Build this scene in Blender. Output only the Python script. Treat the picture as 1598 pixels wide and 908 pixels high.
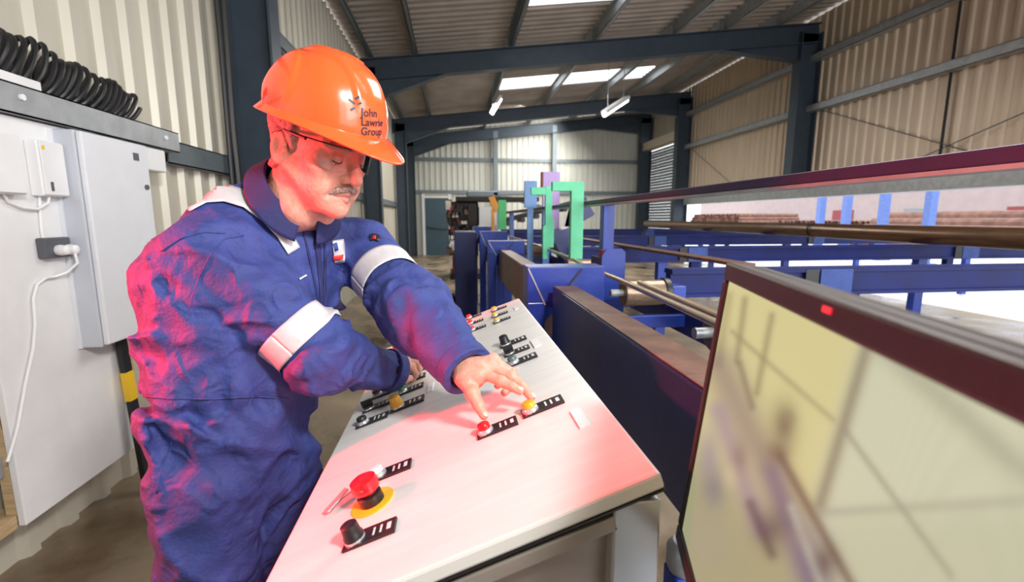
import bpy, bmesh, math, random
import numpy as np
from mathutils import Vector, Matrix
from mathutils.bvhtree import BVHTree

for o in list(bpy.data.objects):
    bpy.data.objects.remove(o)
S = bpy.context.scene
COL = S.collection
random.seed(4)
RNG = np.random.default_rng(4)

# ------------------------------------------------------------------ camera
F = 732.0; CX = 799.0; CY = 454.0
YAW = math.radians(7.0); PIT = math.radians(8.8); CAMH = 1.35
cam_d = bpy.data.cameras.new('camera'); cam = bpy.data.objects.new('camera', cam_d); COL.objects.link(cam)
cam.location = (0, 0, CAMH)
cam.rotation_euler = (math.pi/2 - PIT, 0, -YAW)
cam_d.sensor_width = 36.0; cam_d.lens = 36.0*F/1598.0
cam_d.clip_start = 0.02; cam_d.clip_end = 300
cam_d.dof.use_dof = True; cam_d.dof.focus_distance = 0.95; cam_d.dof.aperture_fstop = 4.5
S.camera = cam
# ------------------------------------------------------------------ view, world
S.view_settings.view_transform = 'Standard'; S.view_settings.look = 'None'
S.view_settings.gamma = 1.0; S.view_settings.exposure = 0.35
try: S.view_settings.use_curve_mapping = False
except Exception: pass
W = bpy.data.worlds.new('overcast_sky'); S.world = W; W.use_nodes = True
bgn = W.node_tree.nodes['Background']
bgn.inputs[0].default_value = (0.95, 0.97, 1.0, 1); bgn.inputs[1].default_value = 2.2
# ------------------------------------------------------------------ large lights
def area(name, loc, target, size, power, color, size_y=None):
    l = bpy.data.lights.new(name, 'AREA'); l.energy = power; l.color = color
    l.size = size
    if size_y: l.shape = 'RECTANGLE'; l.size_y = size_y
    o = bpy.data.objects.new(name, l); COL.objects.link(o); o.location = loc
    d = Vector(target)-Vector(loc); o.rotation_euler = d.to_track_quat('-Z', 'Y').to_euler()
    return o
area('doorway_fill_light', (4.6, -2.7, 2.4), (0.0, 2.5, 1.2), 4.0, 125, (0.93, 0.96, 1.0), 3.2)  # fill added at the unseen near opening, on top of the sky light
area('roof_fill_light', (2.8, 3.2, 4.0), (2.6, 3.2, 0), 2.2, 110, (1.0, 0.97, 0.92))  # this and the next two: unseen fill lights added under the roof
area('roof_fill_light', (1.6, 11.2, 4.0), (1.6, 11.2, 0), 2.6, 230, (1.0, 0.97, 0.92))
area('roof_fill_light', (3.4, 15.6, 4.0), (1.0, 17.6, 1.5), 2.6, 110, (1.0, 0.97, 0.92))
area('key_light', (0.75, -0.5, 2.5), (-0.1, 1.15, 1.0), 0.24, 46, (1.0, 0.98, 0.96))  # added key light from upper right for directional shading, no actual fitting
rb = area('red_beacon', (-1.38, 0.74, 1.34), (-0.30, 0.86, 1.08), 0.12, 18.5, (1.0, 0.02, 0.035)); rb.data.spread = math.radians(95)

# ------------------------------------------------------------------ pixel helpers (1598 x 908 frame)
fw = np.array([math.sin(YAW)*math.cos(PIT), math.cos(YAW)*math.cos(PIT), -math.sin(PIT)])
rt = np.array([math.cos(YAW), -math.sin(YAW), 0.0]); up = np.cross(rt, fw)
C0 = np.array([0, 0, CAMH])
def ray(x, y): return fw + rt*(x-CX)/F - up*(y-CY)/F
def at(x, y, d): return C0 + ray(x, y)*d
def ax(x, y, X): r = ray(x, y); return C0 + r*(X/r[0])
def ay(x, y, Y): r = ray(x, y); return C0 + r*(Y/r[1])
def az(x, y, Z): r = ray(x, y); return C0 + r*((Z-CAMH)/r[2])
def pr(P):
    v = np.asarray(P)-C0; d = v@fw
    return CX + F*(v@rt)/d, CY - F*(v@up)/d, d

# ------------------------------------------------------------------ materials
def mat(name, col, rough=0.5, metal=0.0, var=0.0, scale=20.0, bump=0.0, bscale=60.0, col2=None, coat=0.0, spec=None,
        stretch=None, emit=None, estr=0.0, detail=4.0, rvar=0.0, sheen=0.0):
    m = bpy.data.materials.new(name); m.use_nodes = True
    nt = m.node_tree; b = nt.nodes['Principled BSDF']
    b.inputs['Base Color'].default_value = (*col, 1); b.inputs['Roughness'].default_value = rough
    b.inputs['Metallic'].default_value = metal
    if coat: b.inputs['Coat Weight'].default_value = coat; b.inputs['Coat Roughness'].default_value = 0.08
    if spec is not None: b.inputs['Specular IOR Level'].default_value = spec
    if sheen: b.inputs['Sheen Weight'].default_value = sheen
    if emit: b.inputs['Emission Color'].default_value = (*emit, 1); b.inputs['Emission Strength'].default_value = estr
    if var or col2 or bump or rvar:
        tc = nt.nodes.new('ShaderNodeTexCoord'); mp = nt.nodes.new('ShaderNodeMapping')
        nt.links.new(tc.outputs['Object'], mp.inputs[0])
        if stretch: mp.inputs['Scale'].default_value = stretch
        nz = nt.nodes.new('ShaderNodeTexNoise'); nz.inputs['Scale'].default_value = scale; nz.inputs['Detail'].default_value = detail
        nt.links.new(mp.outputs[0], nz.inputs[0])
        if var or col2:
            rp = nt.nodes.new('ShaderNodeValToRGB')
            c2 = col2 if col2 else tuple(min(1, c*(1+var)) for c in col)
            c1 = col if col2 else tuple(c*(1-var) for c in col)
            rp.color_ramp.elements[0].position = 0.35; rp.color_ramp.elements[1].position = 0.65
            rp.color_ramp.elements[0].color = (*c1, 1); rp.color_ramp.elements[1].color = (*c2, 1)
            nt.links.new(nz.outputs[0], rp.inputs[0]); nt.links.new(rp.outputs[0], b.inputs['Base Color'])
        if rvar:
            mr = nt.nodes.new('ShaderNodeMapRange'); mr.inputs[1].default_value = 0.35; mr.inputs[2].default_value = 0.65
            mr.inputs[3].default_value = max(0.03, rough-rvar); mr.inputs[4].default_value = min(1, rough+rvar)
            nt.links.new(nz.outputs[0], mr.inputs[0]); nt.links.new(mr.outputs[0], b.inputs['Roughness'])
        if bump:
            n2 = nt.nodes.new('ShaderNodeTexNoise'); n2.inputs['Scale'].default_value = bscale; n2.inputs['Detail'].default_value = 5
            nt.links.new(mp.outputs[0], n2.inputs[0])
            bp = nt.nodes.new('ShaderNodeBump'); bp.inputs['Strength'].default_value = bump; bp.inputs['Distance'].default_value = 0.01
            nt.links.new(n2.outputs[0], bp.inputs['Height']); nt.links.new(bp.outputs[0], b.inputs['Normal'])
    return m
def srgb(r, g, b):
    f = lambda c: (c/255/12.92) if c/255 <= 0.04045 else ((c/255+0.055)/1.055)**2.4
    return (f(r), f(g), f(b))

M = {}
M['clad'] = mat('cladding_paint', srgb(196, 190, 174), 0.42, 0.15, 0.07, 3.0, stretch=(1, 1, 0.25))
M['clad_right'] = mat('right_cladding_paint', srgb(204, 186, 162), 0.42, 0.15, 0.07, 3.0, stretch=(1, 1, 0.25))
M['clad_rear'] = mat('rear_cladding_paint', srgb(205, 206, 196), 0.42, 0.15, 0.06, 3.0, stretch=(1, 1, 0.25))
M['roof'] = mat('roof_lining_paint', srgb(168, 157, 146), 0.45, 0.15, 0.12, 2.0)
M['frame'] = mat('slate_blue_steel_paint', srgb(58, 70, 82), 0.5, 0.1, 0.1, 5.0)
M['galv'] = mat('galvanised_steel', srgb(166, 170, 172), 0.4, 0.4, 0.12, 12.0)
M['girt'] = mat('grey_girt_paint', srgb(112, 122, 126), 0.42, 0.35, 0.08, 8)
M['floor'] = mat('worn_wet_concrete', srgb(98, 82, 64), 0.4, 0.0, col2=srgb(158, 142, 118), scale=1.7, bump=0.25, bscale=18, rvar=0.3, detail=8)
M['yard'] = mat('pale_yard_concrete', srgb(225, 228, 235), 0.8, 0, 0.06, 0.8)
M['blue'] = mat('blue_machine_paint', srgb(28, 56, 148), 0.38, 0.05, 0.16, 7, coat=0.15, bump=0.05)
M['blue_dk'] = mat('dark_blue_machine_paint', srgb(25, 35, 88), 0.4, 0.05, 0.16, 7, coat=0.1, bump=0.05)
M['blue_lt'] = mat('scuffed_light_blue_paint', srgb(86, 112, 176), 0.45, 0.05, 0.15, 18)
M['rust'] = mat('worn_brown_steel', srgb(108, 80, 66), 0.48, 0.4, 0.25, 14, bump=0.1)
M['pipe'] = mat('brown_pipe_varnish', srgb(92, 66, 46), 0.3, 0.45, 0.25, 6, stretch=(4, 0.6, 4))
M['wood'] = mat('pale_timber', srgb(186, 160, 122), 0.7, 0, 0.15, 14, stretch=(1, 1, 6))
M['white'] = mat('white_board_paint', srgb(226, 226, 226), 0.5, 0, 0.03, 8, bump=0.03)
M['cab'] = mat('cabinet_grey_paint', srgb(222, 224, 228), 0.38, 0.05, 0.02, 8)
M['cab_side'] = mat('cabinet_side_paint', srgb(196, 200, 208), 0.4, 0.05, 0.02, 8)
M['black'] = mat('black_plastic', (0.012, 0.012, 0.014), 0.4)
M['rubber'] = mat('black_cable_sheath', (0.014, 0.014, 0.016), 0.42)
M['plast'] = mat('white_plastic', srgb(232, 232, 232), 0.35)
M['dkgrey'] = mat('dark_grey_plastic', srgb(84, 86, 92), 0.45)
M['console'] = mat('brushed_steel_panel', srgb(226, 224, 220), 0.38, 0.12, 0.04, 5, stretch=(1, 9, 1), bump=0.02, bscale=90)
M['console_side'] = mat('brushed_steel_side', srgb(168, 160, 152), 0.4, 0.5, 0.08, 5, stretch=(1, 1, 6))
M['lid'] = mat('steel_lid_edge', srgb(196, 200, 204), 0.3, 0.6, 0.05, 6)
M['red'] = mat('red_button_plastic', srgb(205, 22, 36), 0.28, coat=0.3)
M['green'] = mat('green_button_plastic', srgb(30, 140, 70), 0.28, coat=0.3)
M['yellow'] = mat('yellow_button_plastic', srgb(214, 168, 40), 0.28, coat=0.3)
M['brownred'] = mat('dark_red_button_plastic', srgb(110, 28, 28), 0.3, coat=0.3)
M['greygreen'] = mat('grey_green_button_plastic', srgb(86, 104, 98), 0.3)
M['disc'] = mat('yellow_disc_print', srgb(235, 190, 40), 0.45)
M['mark'] = mat('white_legend_print', srgb(225, 225, 225), 0.5)
M['navy'] = mat('navy_coverall_cloth', srgb(46, 60, 124), 0.72, 0, 0.12, 26, bump=0.25, bscale=150)
def crease_bump(m, scale=16.0, strength=0.55):
    nt = m.node_tree; b = nt.nodes['Principled BSDF']; old = b.inputs['Normal'].links[0].from_node
    tc = nt.nodes.new('ShaderNodeTexCoord'); nz = nt.nodes.new('ShaderNodeTexNoise'); nz.inputs['Scale'].default_value = scale
    nz.inputs['Detail'].default_value = 3; nz.inputs['Distortion'].default_value = 1.6; nz.inputs['Roughness'].default_value = 0.55
    try: nz.noise_type = 'RIDGED_MULTIFRACTAL'; nz.normalize = True
    except Exception: pass
    bp = nt.nodes.new('ShaderNodeBump'); bp.inputs['Strength'].default_value = strength; bp.inputs['Distance'].default_value = 0.012
    nt.links.new(tc.outputs['Object'], nz.inputs[0]); nt.links.new(nz.outputs[0], bp.inputs['Height']); nt.links.new(old.outputs[0], bp.inputs['Normal'])
    nt.links.new(bp.outputs[0], b.inputs['Normal'])
crease_bump(M['navy'])
M['navy_dk'] = mat('navy_collar_cloth', srgb(34, 38, 88), 0.8, 0, 0.1, 26, bump=0.2, bscale=160)
M['refl'] = mat('silver_reflective_tape', srgb(205, 204, 206), 0.42, 0.2, 0.05, 60, bump=0.08, bscale=200)
M['skin'] = mat('weathered_skin', srgb(208, 150, 130), 0.46, 0, 0.12, 60, bump=0.22, bscale=120)
M['skin'].node_tree.nodes['Principled BSDF'].inputs['Subsurface Weight'].default_value = 0.12
M['skin'].node_tree.nodes['Principled BSDF'].inputs['Subsurface Radius'].default_value = (0.012, 0.004, 0.002)
M['lip'] = mat('lip_skin', srgb(196, 126, 114), 0.45)
M['nail'] = mat('finger_nail', srgb(228, 184, 170), 0.25)
M['hair'] = mat('short_grey_hair', srgb(150, 138, 130), 0.6, 0, 0.35, 120, bump=0.8, bscale=220)
M['tash'] = mat('grey_moustache_hair', srgb(168, 140, 128), 0.65, 0, 0.4, 160, bump=0.8, bscale=260)
M['hat'] = mat('orange_helmet_plastic', srgb(252, 92, 42), 0.2, 0, coat=0.7)
M['print'] = mat('black_print', (0.02, 0.02, 0.03), 0.5)
M['blueprint'] = mat('blue_print', srgb(40, 70, 150), 0.5)
M['redprint'] = mat('red_print', srgb(205, 40, 40), 0.5)
M['eye'] = mat('eye_white', srgb(220, 212, 205), 0.15)
M['iris'] = mat('eye_iris', (0.05, 0.045, 0.04), 0.1)
M['skid'] = mat('deep_blue_skid_paint', srgb(16, 30, 96), 0.5, 0.0, 0.2, 6, spec=0.3)
M['blue_mid'] = mat('scuffed_mid_blue_paint', srgb(58, 80, 146), 0.5, 0.0, 0.15, 14, spec=0.3)
M['mint'] = mat('mint_green_paint', srgb(104, 214, 164), 0.5, 0, 0.06, 14)
M['leaf'] = mat('mid_green_paint', srgb(78, 186, 112), 0.5, 0, 0.08, 14)
M['lav'] = mat('lavender_paint', srgb(186, 160, 214), 0.5, 0, 0.05, 12)
M['sky'] = mat('sky_blue_paint', srgb(112, 150, 200), 0.5, 0, 0.05, 12)
M['orange'] = mat('orange_paint', srgb(228, 150, 40), 0.5)
M['teal'] = mat('dark_teal_door_paint', srgb(58, 84, 98), 0.45, 0, 0.05, 5)
M['purple'] = mat('dark_plum_rail_paint', srgb(58, 36, 76), 0.45, 0.1, 0.12, 9)
M['bezel'] = mat('dark_brown_monitor_bezel', srgb(34, 25, 25), 0.42, bump=0.05, bscale=300)
M['shutter'] = mat('shutter_grey_paint', srgb(140, 150, 154), 0.5, 0.2, 0.05, 4)
M['cream'] = mat('cream_paint', srgb(214, 205, 186), 0.5)
M['dirty'] = mat('oily_dark_machine_metal', srgb(44, 38, 34), 0.5, 0.4, 0.5, 22, bump=0.3, bscale=50)
M['maroon'] = mat('maroon_machine_paint', srgb(120, 34, 38), 0.5, 0, 0.2, 18)
M['rod'] = mat('bright_bar_steel', srgb(210, 186, 156), 0.3, 0.7, 0.1, 8)
M['roller'] = mat('worn_roller_steel', srgb(150, 128, 108), 0.35, 0.7, 0.22, 24, stretch=(1, 4, 4))
M['tube'] = mat('fluorescent_tube_light', (1, 1, 1), 0.5, emit=(1, 0.98, 0.92), estr=6.0)
M['led'] = mat('red_status_light', (0.5, 0.02, 0.03), 0.3, emit=(1, 0.05, 0.08), estr=0.5)
M['pile'] = mat('stacked_pipe_ends', srgb(120, 84, 70), 0.6, 0.1, 0.3, 3)
M['farwall'] = mat('far_pale_building', srgb(150, 134, 132), 0.7, 0, 0.05, 1)
def translucent():
    m = bpy.data.materials.new('translucent_rooflight'); m.use_nodes = True; nt = m.node_tree
    nt.nodes.clear(); o = nt.nodes.new('ShaderNodeOutputMaterial'); t = nt.nodes.new('ShaderNodeBsdfTranslucent')
    t.inputs[0].default_value = (0.95, 0.96, 0.97, 1); nt.links.new(t.outputs[0], o.inputs[0]); return m
M['skylight'] = translucent()
def clear():
    m = bpy.data.materials.new('clear_lens'); m.use_nodes = True; nt = m.node_tree
    nt.nodes.clear(); o = nt.nodes.new('ShaderNodeOutputMaterial'); t = nt.nodes.new('ShaderNodeBsdfTransparent')
    g = nt.nodes.new('ShaderNodeBsdfGlossy'); g.inputs['Roughness'].default_value = 0.05
    t.inputs[0].default_value = (0.93, 0.93, 0.95, 1)
    fr = nt.nodes.new('ShaderNodeFresnel'); fr.inputs[0].default_value = 1.18
    mx = nt.nodes.new('ShaderNodeMixShader')
    nt.links.new(fr.outputs[0], mx.inputs[0]); nt.links.new(t.outputs[0], mx.inputs[1]); nt.links.new(g.outputs[0], mx.inputs[2])
    nt.links.new(mx.outputs[0], o.inputs[0]); return m
M['lens'] = clear()

# ------------------------------------------------------------------ object helpers
def wloc(o):
    v = Vector((0, 0, 0))
    while o: v = v + o.location; o = o.parent
    return v
def tag(o, label=None, cat=None, group=None, kind=None):
    if label: o['label'] = label
    if cat: o['category'] = cat
    if group: o['group'] = group
    if kind: o['kind'] = kind
    return o
def thing(name, label, cat, loc=(0, 0, 0), group=None, kind=None):
    o = bpy.data.objects.new(name, None); COL.objects.link(o); o.location = Vector([float(v) for v in loc]); o.empty_display_size = 0.1
    return tag(o, label, cat, group, kind)
def link(name, me, m=None, parent=None, loc=None):
    o = bpy.data.objects.new(name, me); COL.objects.link(o)
    if m is not None and not me.materials: me.materials.append(m)
    if parent: o.parent = parent
    if loc is not None: o.location = loc
    return o
class MB:
    def __init__(s): s.v = []; s.f = []
    def add(s, vs, fs):
        n = len(s.v); s.v += [tuple(float(c) for c in v) for v in vs]; s.f += [tuple(i+n for i in f) for f in fs]; return s
    def box(s, lo, hi):
        x0, y0, z0 = [min(a, b) for a, b in zip(lo, hi)]; x1, y1, z1 = [max(a, b) for a, b in zip(lo, hi)]
        return s.add([(x0,y0,z0),(x1,y0,z0),(x1,y1,z0),(x0,y1,z0),(x0,y0,z1),(x1,y0,z1),(x1,y1,z1),(x0,y1,z1)],
                     [(0,3,2,1),(4,5,6,7),(0,1,5,4),(1,2,6,5),(2,3,7,6),(3,0,4,7)])
    def obox(s, c, A, h):           # A: three unit axes, h: half sizes
        c = np.array(c, float); A = [np.array(a, float) for a in A]
        vs = [c + A[0]*h[0]*i + A[1]*h[1]*j + A[2]*h[2]*k for k in (-1, 1) for i, j in ((-1,-1),(1,-1),(1,1),(-1,1))]
        return s.add(vs, [(0,3,2,1),(4,5,6,7),(0,1,5,4),(1,2,6,5),(2,3,7,6),(3,0,4,7)])
    def bar(s, a, b, w, h, upv=(0, 0, 1)):
        a = np.array(a, float); b = np.array(b, float); d = b-a; L = np.linalg.norm(d); d /= L
        u = np.array(upv, float); u -= d*(u@d); u /= np.linalg.norm(u); sd = np.cross(d, u)
        return s.obox((a+b)/2, (d, sd, u), (L/2, w/2, h/2))
    def cyl(s, a, b, r, n=16, r2=None, cap=True):
        a = np.array(a, float); b = np.array(b, float); r2 = r if r2 is None else r2
        d = b-a; d /= np.linalg.norm(d); t = np.array([1., 0, 0]) if abs(d[0]) < .8 else np.array([0, 1., 0])
        u = np.cross(d, t); u /= np.linalg.norm(u); w = np.cross(d, u)
        vs = []
        for p, rr in ((a, r), (b, r2)):
            for i in range(n):
                q = 2*math.pi*i/n; vs.append(p + rr*(u*math.cos(q)+w*math.sin(q)))
        fs = [(i, (i+1) % n, n+(i+1) % n, n+i) for i in range(n)]
        if cap: fs += [tuple(range(n-1, -1, -1)), tuple(range(n, 2*n))]
        return s.add(vs, fs)
    def ring(s, a, b, ro, ri, n=24):
        a = np.array(a, float); b = np.array(b, float); d = b-a; d /= np.linalg.norm(d)
        t = np.array([1., 0, 0]) if abs(d[0]) < .8 else np.array([0, 1., 0]); u = np.cross(d, t); u /= np.linalg.norm(u); w = np.cross(d, u)
        vs = []
        for p, rr in ((a, ro), (b, ro), (b, ri), (a, ri)):
            for i in range(n): q = 2*math.pi*i/n; vs.append(p+rr*(u*math.cos(q)+w*math.sin(q)))
        fs = []
        for k in range(4):
            k2 = (k+1) % 4
            fs += [(k*n+i, k*n+(i+1) % n, k2*n+(i+1) % n, k2*n+i) for i in range(n)]
        return s.add(vs, fs)
    def tube(s, pts, r, n=8):
        P = [np.array(p, float) for p in pts]; vs = []; u = None
        for i, p in enumerate(P):
            d = P[min(i+1, len(P)-1)]-P[max(i-1, 0)]; d /= np.linalg.norm(d)+1e-9
            if u is None:
                t = np.array([0, 0, 1.]) if abs(d[2]) < .8 else np.array([1., 0, 0]); u = np.cross(d, t)
            u = u - d*(u@d); u /= np.linalg.norm(u)+1e-9; w = np.cross(d, u)
            rr = r[i] if hasattr(r, '__len__') else r
            for k in range(n): q = 2*math.pi*k/n; vs.append(p+rr*(u*math.cos(q)+w*math.sin(q)))
        fs = []
        for i in range(len(P)-1):
            fs += [(i*n+k, i*n+(k+1) % n, (i+1)*n+(k+1) % n, (i+1)*n+k) for k in range(n)]
        fs += [tuple(range(n-1, -1, -1)), tuple((len(P)-1)*n+k for k in range(n))]
        return s.add(vs, fs)
    def prism(s, poly, e):           # planar polygon (3-D points) extruded by vector e
        n = len(poly); P = [np.array(p, float) for p in poly]; e = np.array(e, float)
        vs = P + [p+e for p in P]
        fs = [tuple(range(n-1, -1, -1)), tuple(range(n, 2*n))] + [(i, (i+1) % n, n+(i+1) % n, n+i) for i in range(n)]
        return s.add(vs, fs)
    def lathe(s, prof, o, d, n=24):  # prof: (radius, height) pairs along d
        o = np.array(o, float); d = np.array(d, float); d /= np.linalg.norm(d)
        t = np.array([1., 0, 0]) if abs(d[0]) < .8 else np.array([0, 1., 0]); u = np.cross(d, t); u /= np.linalg.norm(u); w = np.cross(d, u)
        vs = [o + d*h + r*(u*math.cos(2*math.pi*i/n)+w*math.sin(2*math.pi*i/n)) for r, h in prof for i in range(n)]
        fs = [(k*n+i, k*n+(i+1) % n, (k+1)*n+(i+1) % n, (k+1)*n+i) for k in range(len(prof)-1) for i in range(n)]
        fs += [tuple(range(n-1, -1, -1)), tuple((len(prof)-1)*n+i for i in range(n))]
        return s.add(vs, fs)
    def mesh(s, name, off=(0, 0, 0), smooth=False):
        me = bpy.data.meshes.new(name); off = tuple(off)
        me.from_pydata([(v[0]-off[0], v[1]-off[1], v[2]-off[2]) for v in s.v], [], s.f); me.validate()
        bm = bmesh.new(); bm.from_mesh(me); bmesh.ops.recalc_face_normals(bm, faces=bm.faces); bm.to_mesh(me); bm.free()
        if smooth:
            me.polygons.foreach_set('use_smooth', [True]*len(me.polygons))
            try: me.set_sharp_from_angle(angle=math.radians(40))
            except Exception: pass
        return me
    def build(s, name, m, parent=None, smooth=False, bevel=0.0, seg=2):
        off = wloc(parent) if parent else Vector((0, 0, 0))
        if parent is None:
            c = np.array(s.v); off = Vector((float(c[:, 0].mean()), float(c[:, 1].mean()), float(c[:, 2].min())))
        o = link(name, s.mesh(name, off, smooth), m, parent)
        if parent is None: o.location = off
        if bevel:
            bv = o.modifiers.new('bevel', 'BEVEL'); bv.width = bevel; bv.segments = seg; bv.limit_method = 'ANGLE'; bv.angle_limit = math.radians(50)
        return o
def ibeam(mb, a, b, depth, width, upv=(0, 0, 1), tf=0.018, tw=0.012):
    a = np.array(a, float); b = np.array(b, float); d = b-a; d /= np.linalg.norm(d)
    u = np.array(upv, float); u -= d*(u@d); u /= np.linalg.norm(u)
    for sgn in (-1, 1):
        mb.bar(a+u*sgn*(depth-tf)/2, b+u*sgn*(depth-tf)/2, width, tf, u)
    mb.bar(a, b, tw, depth-2*tf, u); return mb

# ------------------------------------------------------------------ setting
def roofz(x): return 4.40 + 0.115*(x+1.3)
ROOF0 = roofz
XL = -1.75; XR = 7.4; YN = -3.0; YF = 17.7
MB().box((XL-0.05, YN, -0.12), (7.45, YF+0.05, 0)).build('floor', M['floor']); tag(bpy.data.objects['floor'], kind='structure')
MB().box((7.46, -30, -0.2), (80, 90, -0.02)).build('yard_ground', M['yard']); tag(bpy.data.objects['yard_ground'], kind='structure')

def sheet_verts(L0, Ltop, pitch=0.2, n=5, depth=0.032):
    prof = []
    for k in range(n):
        b = k*pitch
        prof += [(b, 0), (b+0.115, 0), (b+0.135, depth), (b+0.18, depth)]
    prof.append((n*pitch, 0))
    return prof
def wall_sheet(name, origin, wdir, ndir, z0, ztop, parent, m, width=1.0, depth=0.032):
    n = max(1, int(round(width/0.2))); prof = sheet_verts(0, 0, width/n, n, depth)
    o = np.array(origin, float); wd = np.array(wdir, float); nd = np.array(ndir, float)
    vs = []; 
    for a, d in prof:
        p = o + wd*a + nd*d
        vs.append((p[0], p[1], z0)); vs.append((p[0], p[1], ztop(p[0])))
    fs = [(2*i, 2*i+2, 2*i+3, 2*i+1) for i in range(len(prof)-1)]
    mb = MB(); mb.add(vs, fs)
    return mb.build(name, m, parent)
wl = thing('wall_left', None, None, (XL, 8, 0), kind='structure')
y = YN
while y < YF-0.01:
    w_ = min(1.0, YF-y)
    wall_sheet('cladding_sheet', (XL, y, 0), (0, 1, 0), (1, 0, 0), 0.0, lambda x: roofz(x)-0.02, wl, M['clad'], w_); y += 1.0
for z in (1.76, 3.1):
    MB().box((XL+0.035, 3.06 if z < 2 else YN, z-0.09), (XL+0.10, YF, z-0.082)).box((XL+0.035, 3.06 if z < 2 else YN, z+0.04), (XL+0.10, YF, z+0.048)).box((XL+0.092, 3.06 if z < 2 else YN, z-0.09), (XL+0.10, YF, z+0.048)).build('girt', M['girt'], wl)
wr = thing('wall_right', None, None, (XR, 8, 0), kind='structure')
y = YN
while y < 14.3:
    wall_sheet('cladding_sheet', (XR, y, 0), (0, 1, 0), (-1, 0, 0), 2.0, lambda x: roofz(x)-0.02, wr, M['clad_right']); y += 1.0
MB().box((XR-0.22, YN, 1.77), (XR+0.05, 14.25, 2.05)).build('lintel_beam', M['galv'], wr)
for z in (3.55, 4.53):
    m_ = MB()
    m_.box((XR-0.20, YN, z-0.07), (XR-0.033, 14.4, z-0.062)).box((XR-0.20, YN, z-0.07), (XR-0.192, 14.4, z+0.07)).box((XR-0.20, YN, z+0.062), (XR-0.033, 14.4, z+0.07)).build('girt', M['galv'], wr)
for a, b in (((XR-0.1, 9.0, 3.5), (XR-0.1, 5.6, 2.1)), ((XR-0.1, 2.8, 3.5), (XR-0.1, 7.4, 2.1)), ((XR-0.1, 14.2, 3.5), (XR-0.1, 11.6, 2.1))):
    MB().cyl(a, b, 0.008, 6).build('wire_brace', M['frame'], wr)
for yy in (6.5,):
    MB().cyl((XR-0.06, yy, 2.05), (XR-0.06, yy, roofz(XR)-0.05), 0.02, 8).build('conduit', M['black'], wr)
# roller shutter bay
wall_sheet('cladding_sheet', (XR, 14.4, 0), (0, 1, 0), (-1, 0, 0), 4.2, lambda x: roofz(x)-0.02, wr, M['clad'], 3.2)
sh = thing('door_1', None, None, (XR-0.1, 16.0, 0), kind='structure')
for k in range(38):
    MB().box((XR-0.06, 14.75, k*0.1+0.004), (XR-0.04-0.012*(k % 2), 17.6, k*0.1+0.096)).build('shutter_slat', M['shutter'], sh)
MB().box((XR-0.4, 14.7, 3.82), (XR-0.02, 17.62, 4.1)).build('shutter_box', M['cream'], sh, bevel=0.02)
MB().box((XR-0.42, 14.55, 3.85), (XR-0.1, 14.7, 4.15)).build('shutter_motor', M['maroon'], sh, bevel=0.02)

wb = thing('wall_rear', None, None, (2.8, YF, 0), kind='structure')
x = XL
while x < XR-0.1:
    wall_sheet('cladding_sheet', (x, YF, 0), (1, 0, 0), (0, -1, 0), 0.0, lambda q: roofz(q)-0.02, wb, M['clad_rear'], min(1.0, XR-x)); x += 1.0
for z in (2.3, 3.45):
    MB().box((XL, YF-0.16, z-0.06), (XR, YF-0.04, z+0.06)).build('girt', M['girt'], wb)
for xx in (1.54, 3.7):
    m_ = MB(); ibeam(m_, (xx, YF-0.26, 0), (xx, YF-0.26, roofz(xx)-0.3), 0.2, 0.16, (0, 1, 0)); m_.build('wind_post', M['girt'], wb)
wn = thing('wall_near_light_block', None, None, (0, YN, 0), kind='structure')  # unseen wall added to cut flat frontal light and leave it from the right
x = XL
while x < 1.2:
    wall_sheet('cladding_sheet', (x, YN, 0), (1, 0, 0), (0, 1, 0), 0.0, lambda q: roofz(q)-0.02, wn, M['clad_rear'], 1.0); x += 1.0
# personnel door in the rear wall
d2 = thing('door_2', None, None, (-0.6, YF-0.06, 0), kind='structure')
MB().box((-1.04, YF-0.10, 0.02), (-0.18, YF-0.05, 2.08)).build('door_leaf', M['teal'], d2, bevel=0.006)
MB().box((-1.14, YF-0.13, 0), (-1.04, YF-0.04, 2.32)).box((-0.18, YF-0.13, 0), (-0.08, YF-0.04, 2.32)).box((-1.04, YF-0.13, 2.08), (-0.18, YF-0.04, 2.16)).build('door_frame', M['plast'], d2)
MB().box((-1.04, YF-0.12, 2.18), (-0.18, YF-0.05, 2.31)).build('transom_panel', M['cream'], d2)
MB().tube([(-0.98, YF-0.16, 1.06), (-0.92, YF-0.19, 1.0), (-0.3, YF-0.19, 0.96), (-0.24, YF-0.14, 0.96)], 0.02, 8).build('push_bar', M['black'], d2, smooth=True)

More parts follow.
